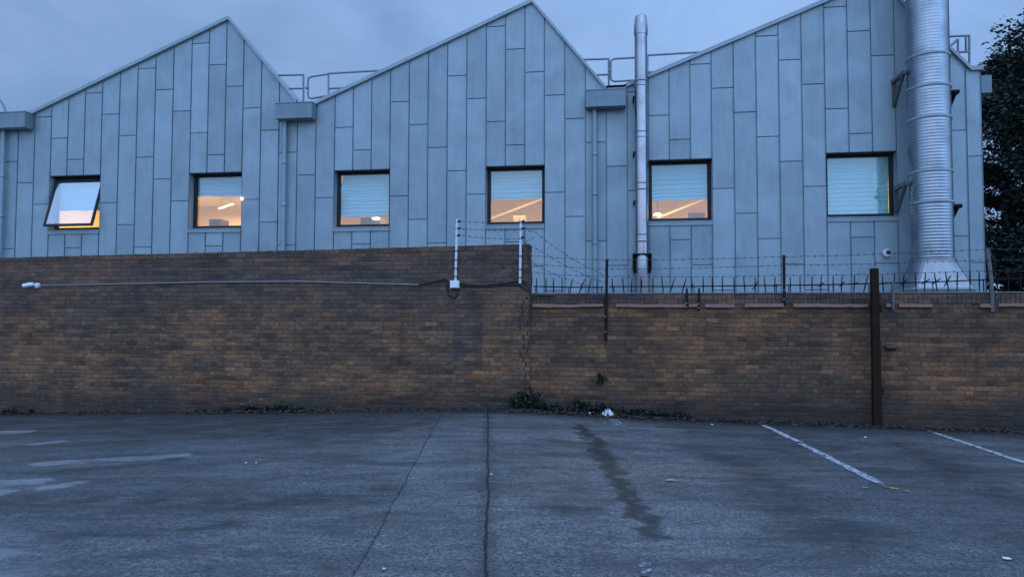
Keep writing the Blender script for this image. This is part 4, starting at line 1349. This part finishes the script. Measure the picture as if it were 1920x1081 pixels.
scrap('flat pale scrap at the foot of the tall wall below the third window', 603, 767, .09, h=.1)
scrap('tiny white scrap at the foot of the tall wall below the middle windows', 697, 762, .06)
scrap('white speck beside the centre asphalt joint', 921, 891, .05, h=.3)
scrap('left of two white specks on the open asphalt at left', 461, 869, .05, h=.2)
scrap('right of two white specks on the open asphalt at left', 480, 869, .05, h=.2)
scrap('white scrap near the bottom of the photo left of the joints', 720, 1069, .04, h=.2)
scrap('pale scrap between the parking lines near the timber post', 1623, 821, .08, h=.2)
scrap('pale scrap at the left of the long parking line', 1335, 797, .08, h=.2)
scrap('pale flat scrap near the lower right corner', 1888, 1049, .09, h=.1)

def leaf(label, px, py, size):
    p = GP(px, py)
    m = MB()
    out = [(-.5, 0), (-.25, .2), (.05, .26), (.3, .16), (.55, 0), (.3, -.16), (.05, -.24), (-.25, -.2)]
    for i in range(len(out)):
        a_, b_ = out[i], out[(i + 1) % len(out)]
        m.face([(0, 0, .01), (a_[0]*size, a_[1]*size, .012 + .12 * size * abs(a_[1]) * 2), (b_[0]*size, b_[1]*size, .012 + .12 * size * abs(b_[1]) * 2)])
    m.tube([(.5*size, 0, .013), (.8*size, .04*size, .02)], .002, 4)
    tag(m.build('fallen_leaf', M_yleaf, None, loc=p, rz=random.uniform(-.5, .5)), label, 'leaf')
leaf('yellow fallen leaf on the asphalt right of the muddy streak', 1258, 902, .12)

# dead leaves and dirt gathered along the wall foot
m = MB()
for _ in range(7000):
    px = random.choice([random.uniform(960, 1330), random.uniform(960, 1330), random.uniform(-60, 960), random.uniform(380, 620), random.uniform(1300, 1900)])
    s = WP(px, 770)[0]
    q = wall_w(s, .02 + abs(random.gauss(0, .20)))
    if s < sE: q += EN * .03
    z = ground_z(q.x, q.y) + random.uniform(.004, .03)
    L = random.uniform(.012, .048)
    a_ = random.uniform(0, 6.28); t_ = random.uniform(-.6, .6)
    dx, dy = math.cos(a_) * L, math.sin(a_) * L
    m.cur = random.random()
    m.face([(q.x - dx, q.y - dy, z), (q.x + dy * .5, q.y - dx * .5, z + L * t_ * .5), (q.x + dx, q.y + dy, z + L * .3), (q.x - dy * .5, q.y + dx * .5, z - L * t_ * .2 + .004)])
tag(m.build('leaf_litter', M_litter), 'dead leaves and dirt gathered along the foot of the brick walls', 'leaf litter', kind='stuff')

# ------------------------------------------------------------------ dark evergreen trees on the right
def yew(label, x, y, height, radius, seed, nclump, leaf_n, zlow=.3):
    rng = random.Random(seed)
    e = empty('evergreen_tree', (x, y, 0))
    tag(e, label, 'tree', 'evergreen trees beyond the building')
    t = MB()
    t.tube([(0, 0, -.3), (.1, .05, height * .3), (-.05, .1, height * .6), (0, 0, height * .96)], [.35, .28, .17, .03], 12)
    cl = []
    for i in range(nclump):
        u = rng.random()
        z = zlow + (height - zlow) * u
        rr = radius * (1 - u ** 1.9) ** .6 * (.9 + .25 * math.sin(z * 2.1 + seed) * math.sin(z * .9 + 1))
        a_ = rng.uniform(0, 6.283)
        k = rng.uniform(.15, 1.05) ** .6
        cl.append(Vector((math.cos(a_) * rr * k, math.sin(a_) * rr * k, z + rng.uniform(-.2, .2))))
    for c in cl[::3]:
        z0 = max(.3, c.z - .5 * math.hypot(c.x, c.y) * .4)
        t.tube([(0, 0, z0), (c.x * .5, c.y * .5, (z0 + c.z) / 2 + .1), c], [.07, .045, .012], 6)
    t.build('trunk', M_bark, e)
    cr = MB()
    for c in cl:
        shade = rng.uniform(0, .7)
        R_ = rng.uniform(.35, .75)
        out = Vector((c.x, c.y, .0)); out = out.normalized() if out.length > .01 else Vector((1, 0, 0))
        for _ in range(leaf_n):
            d = Vector((rng.gauss(0, 1), rng.gauss(0, 1), rng.gauss(0, .6)))
            d = d.normalized() * R_ * rng.random() ** .45
            p = c + d
            ax = (d.normalized() * .7 + out * .7 + Vector((rng.gauss(0, .5), rng.gauss(0, .5), rng.gauss(0, .4) - .15))).normalized()
            sd = ax.cross(Vector((rng.gauss(0, .6), rng.gauss(0, .6), 1))).normalized()
            L = rng.uniform(.07, .19); W_ = L * rng.uniform(.2, .38)
            cr.cur = min(1, max(0, shade + rng.uniform(-.2, .4)))
            cr.face([p, p + ax * L * .45 + sd * W_, p + ax * L, p + ax * L * .45 - sd * W_])
    cr.build('crown', M_yew, e)
yew('tall dark evergreen tree rising beside the right end of the building', 17.7, 20.6, 15.6, 3.7, 3, 760, 260)
yew('dark evergreen tree filling the gap low at the right edge behind the first', 18.2, 26.0, 11.0, 4.6, 11, 460, 190)
bpy.context.view_layer.update()
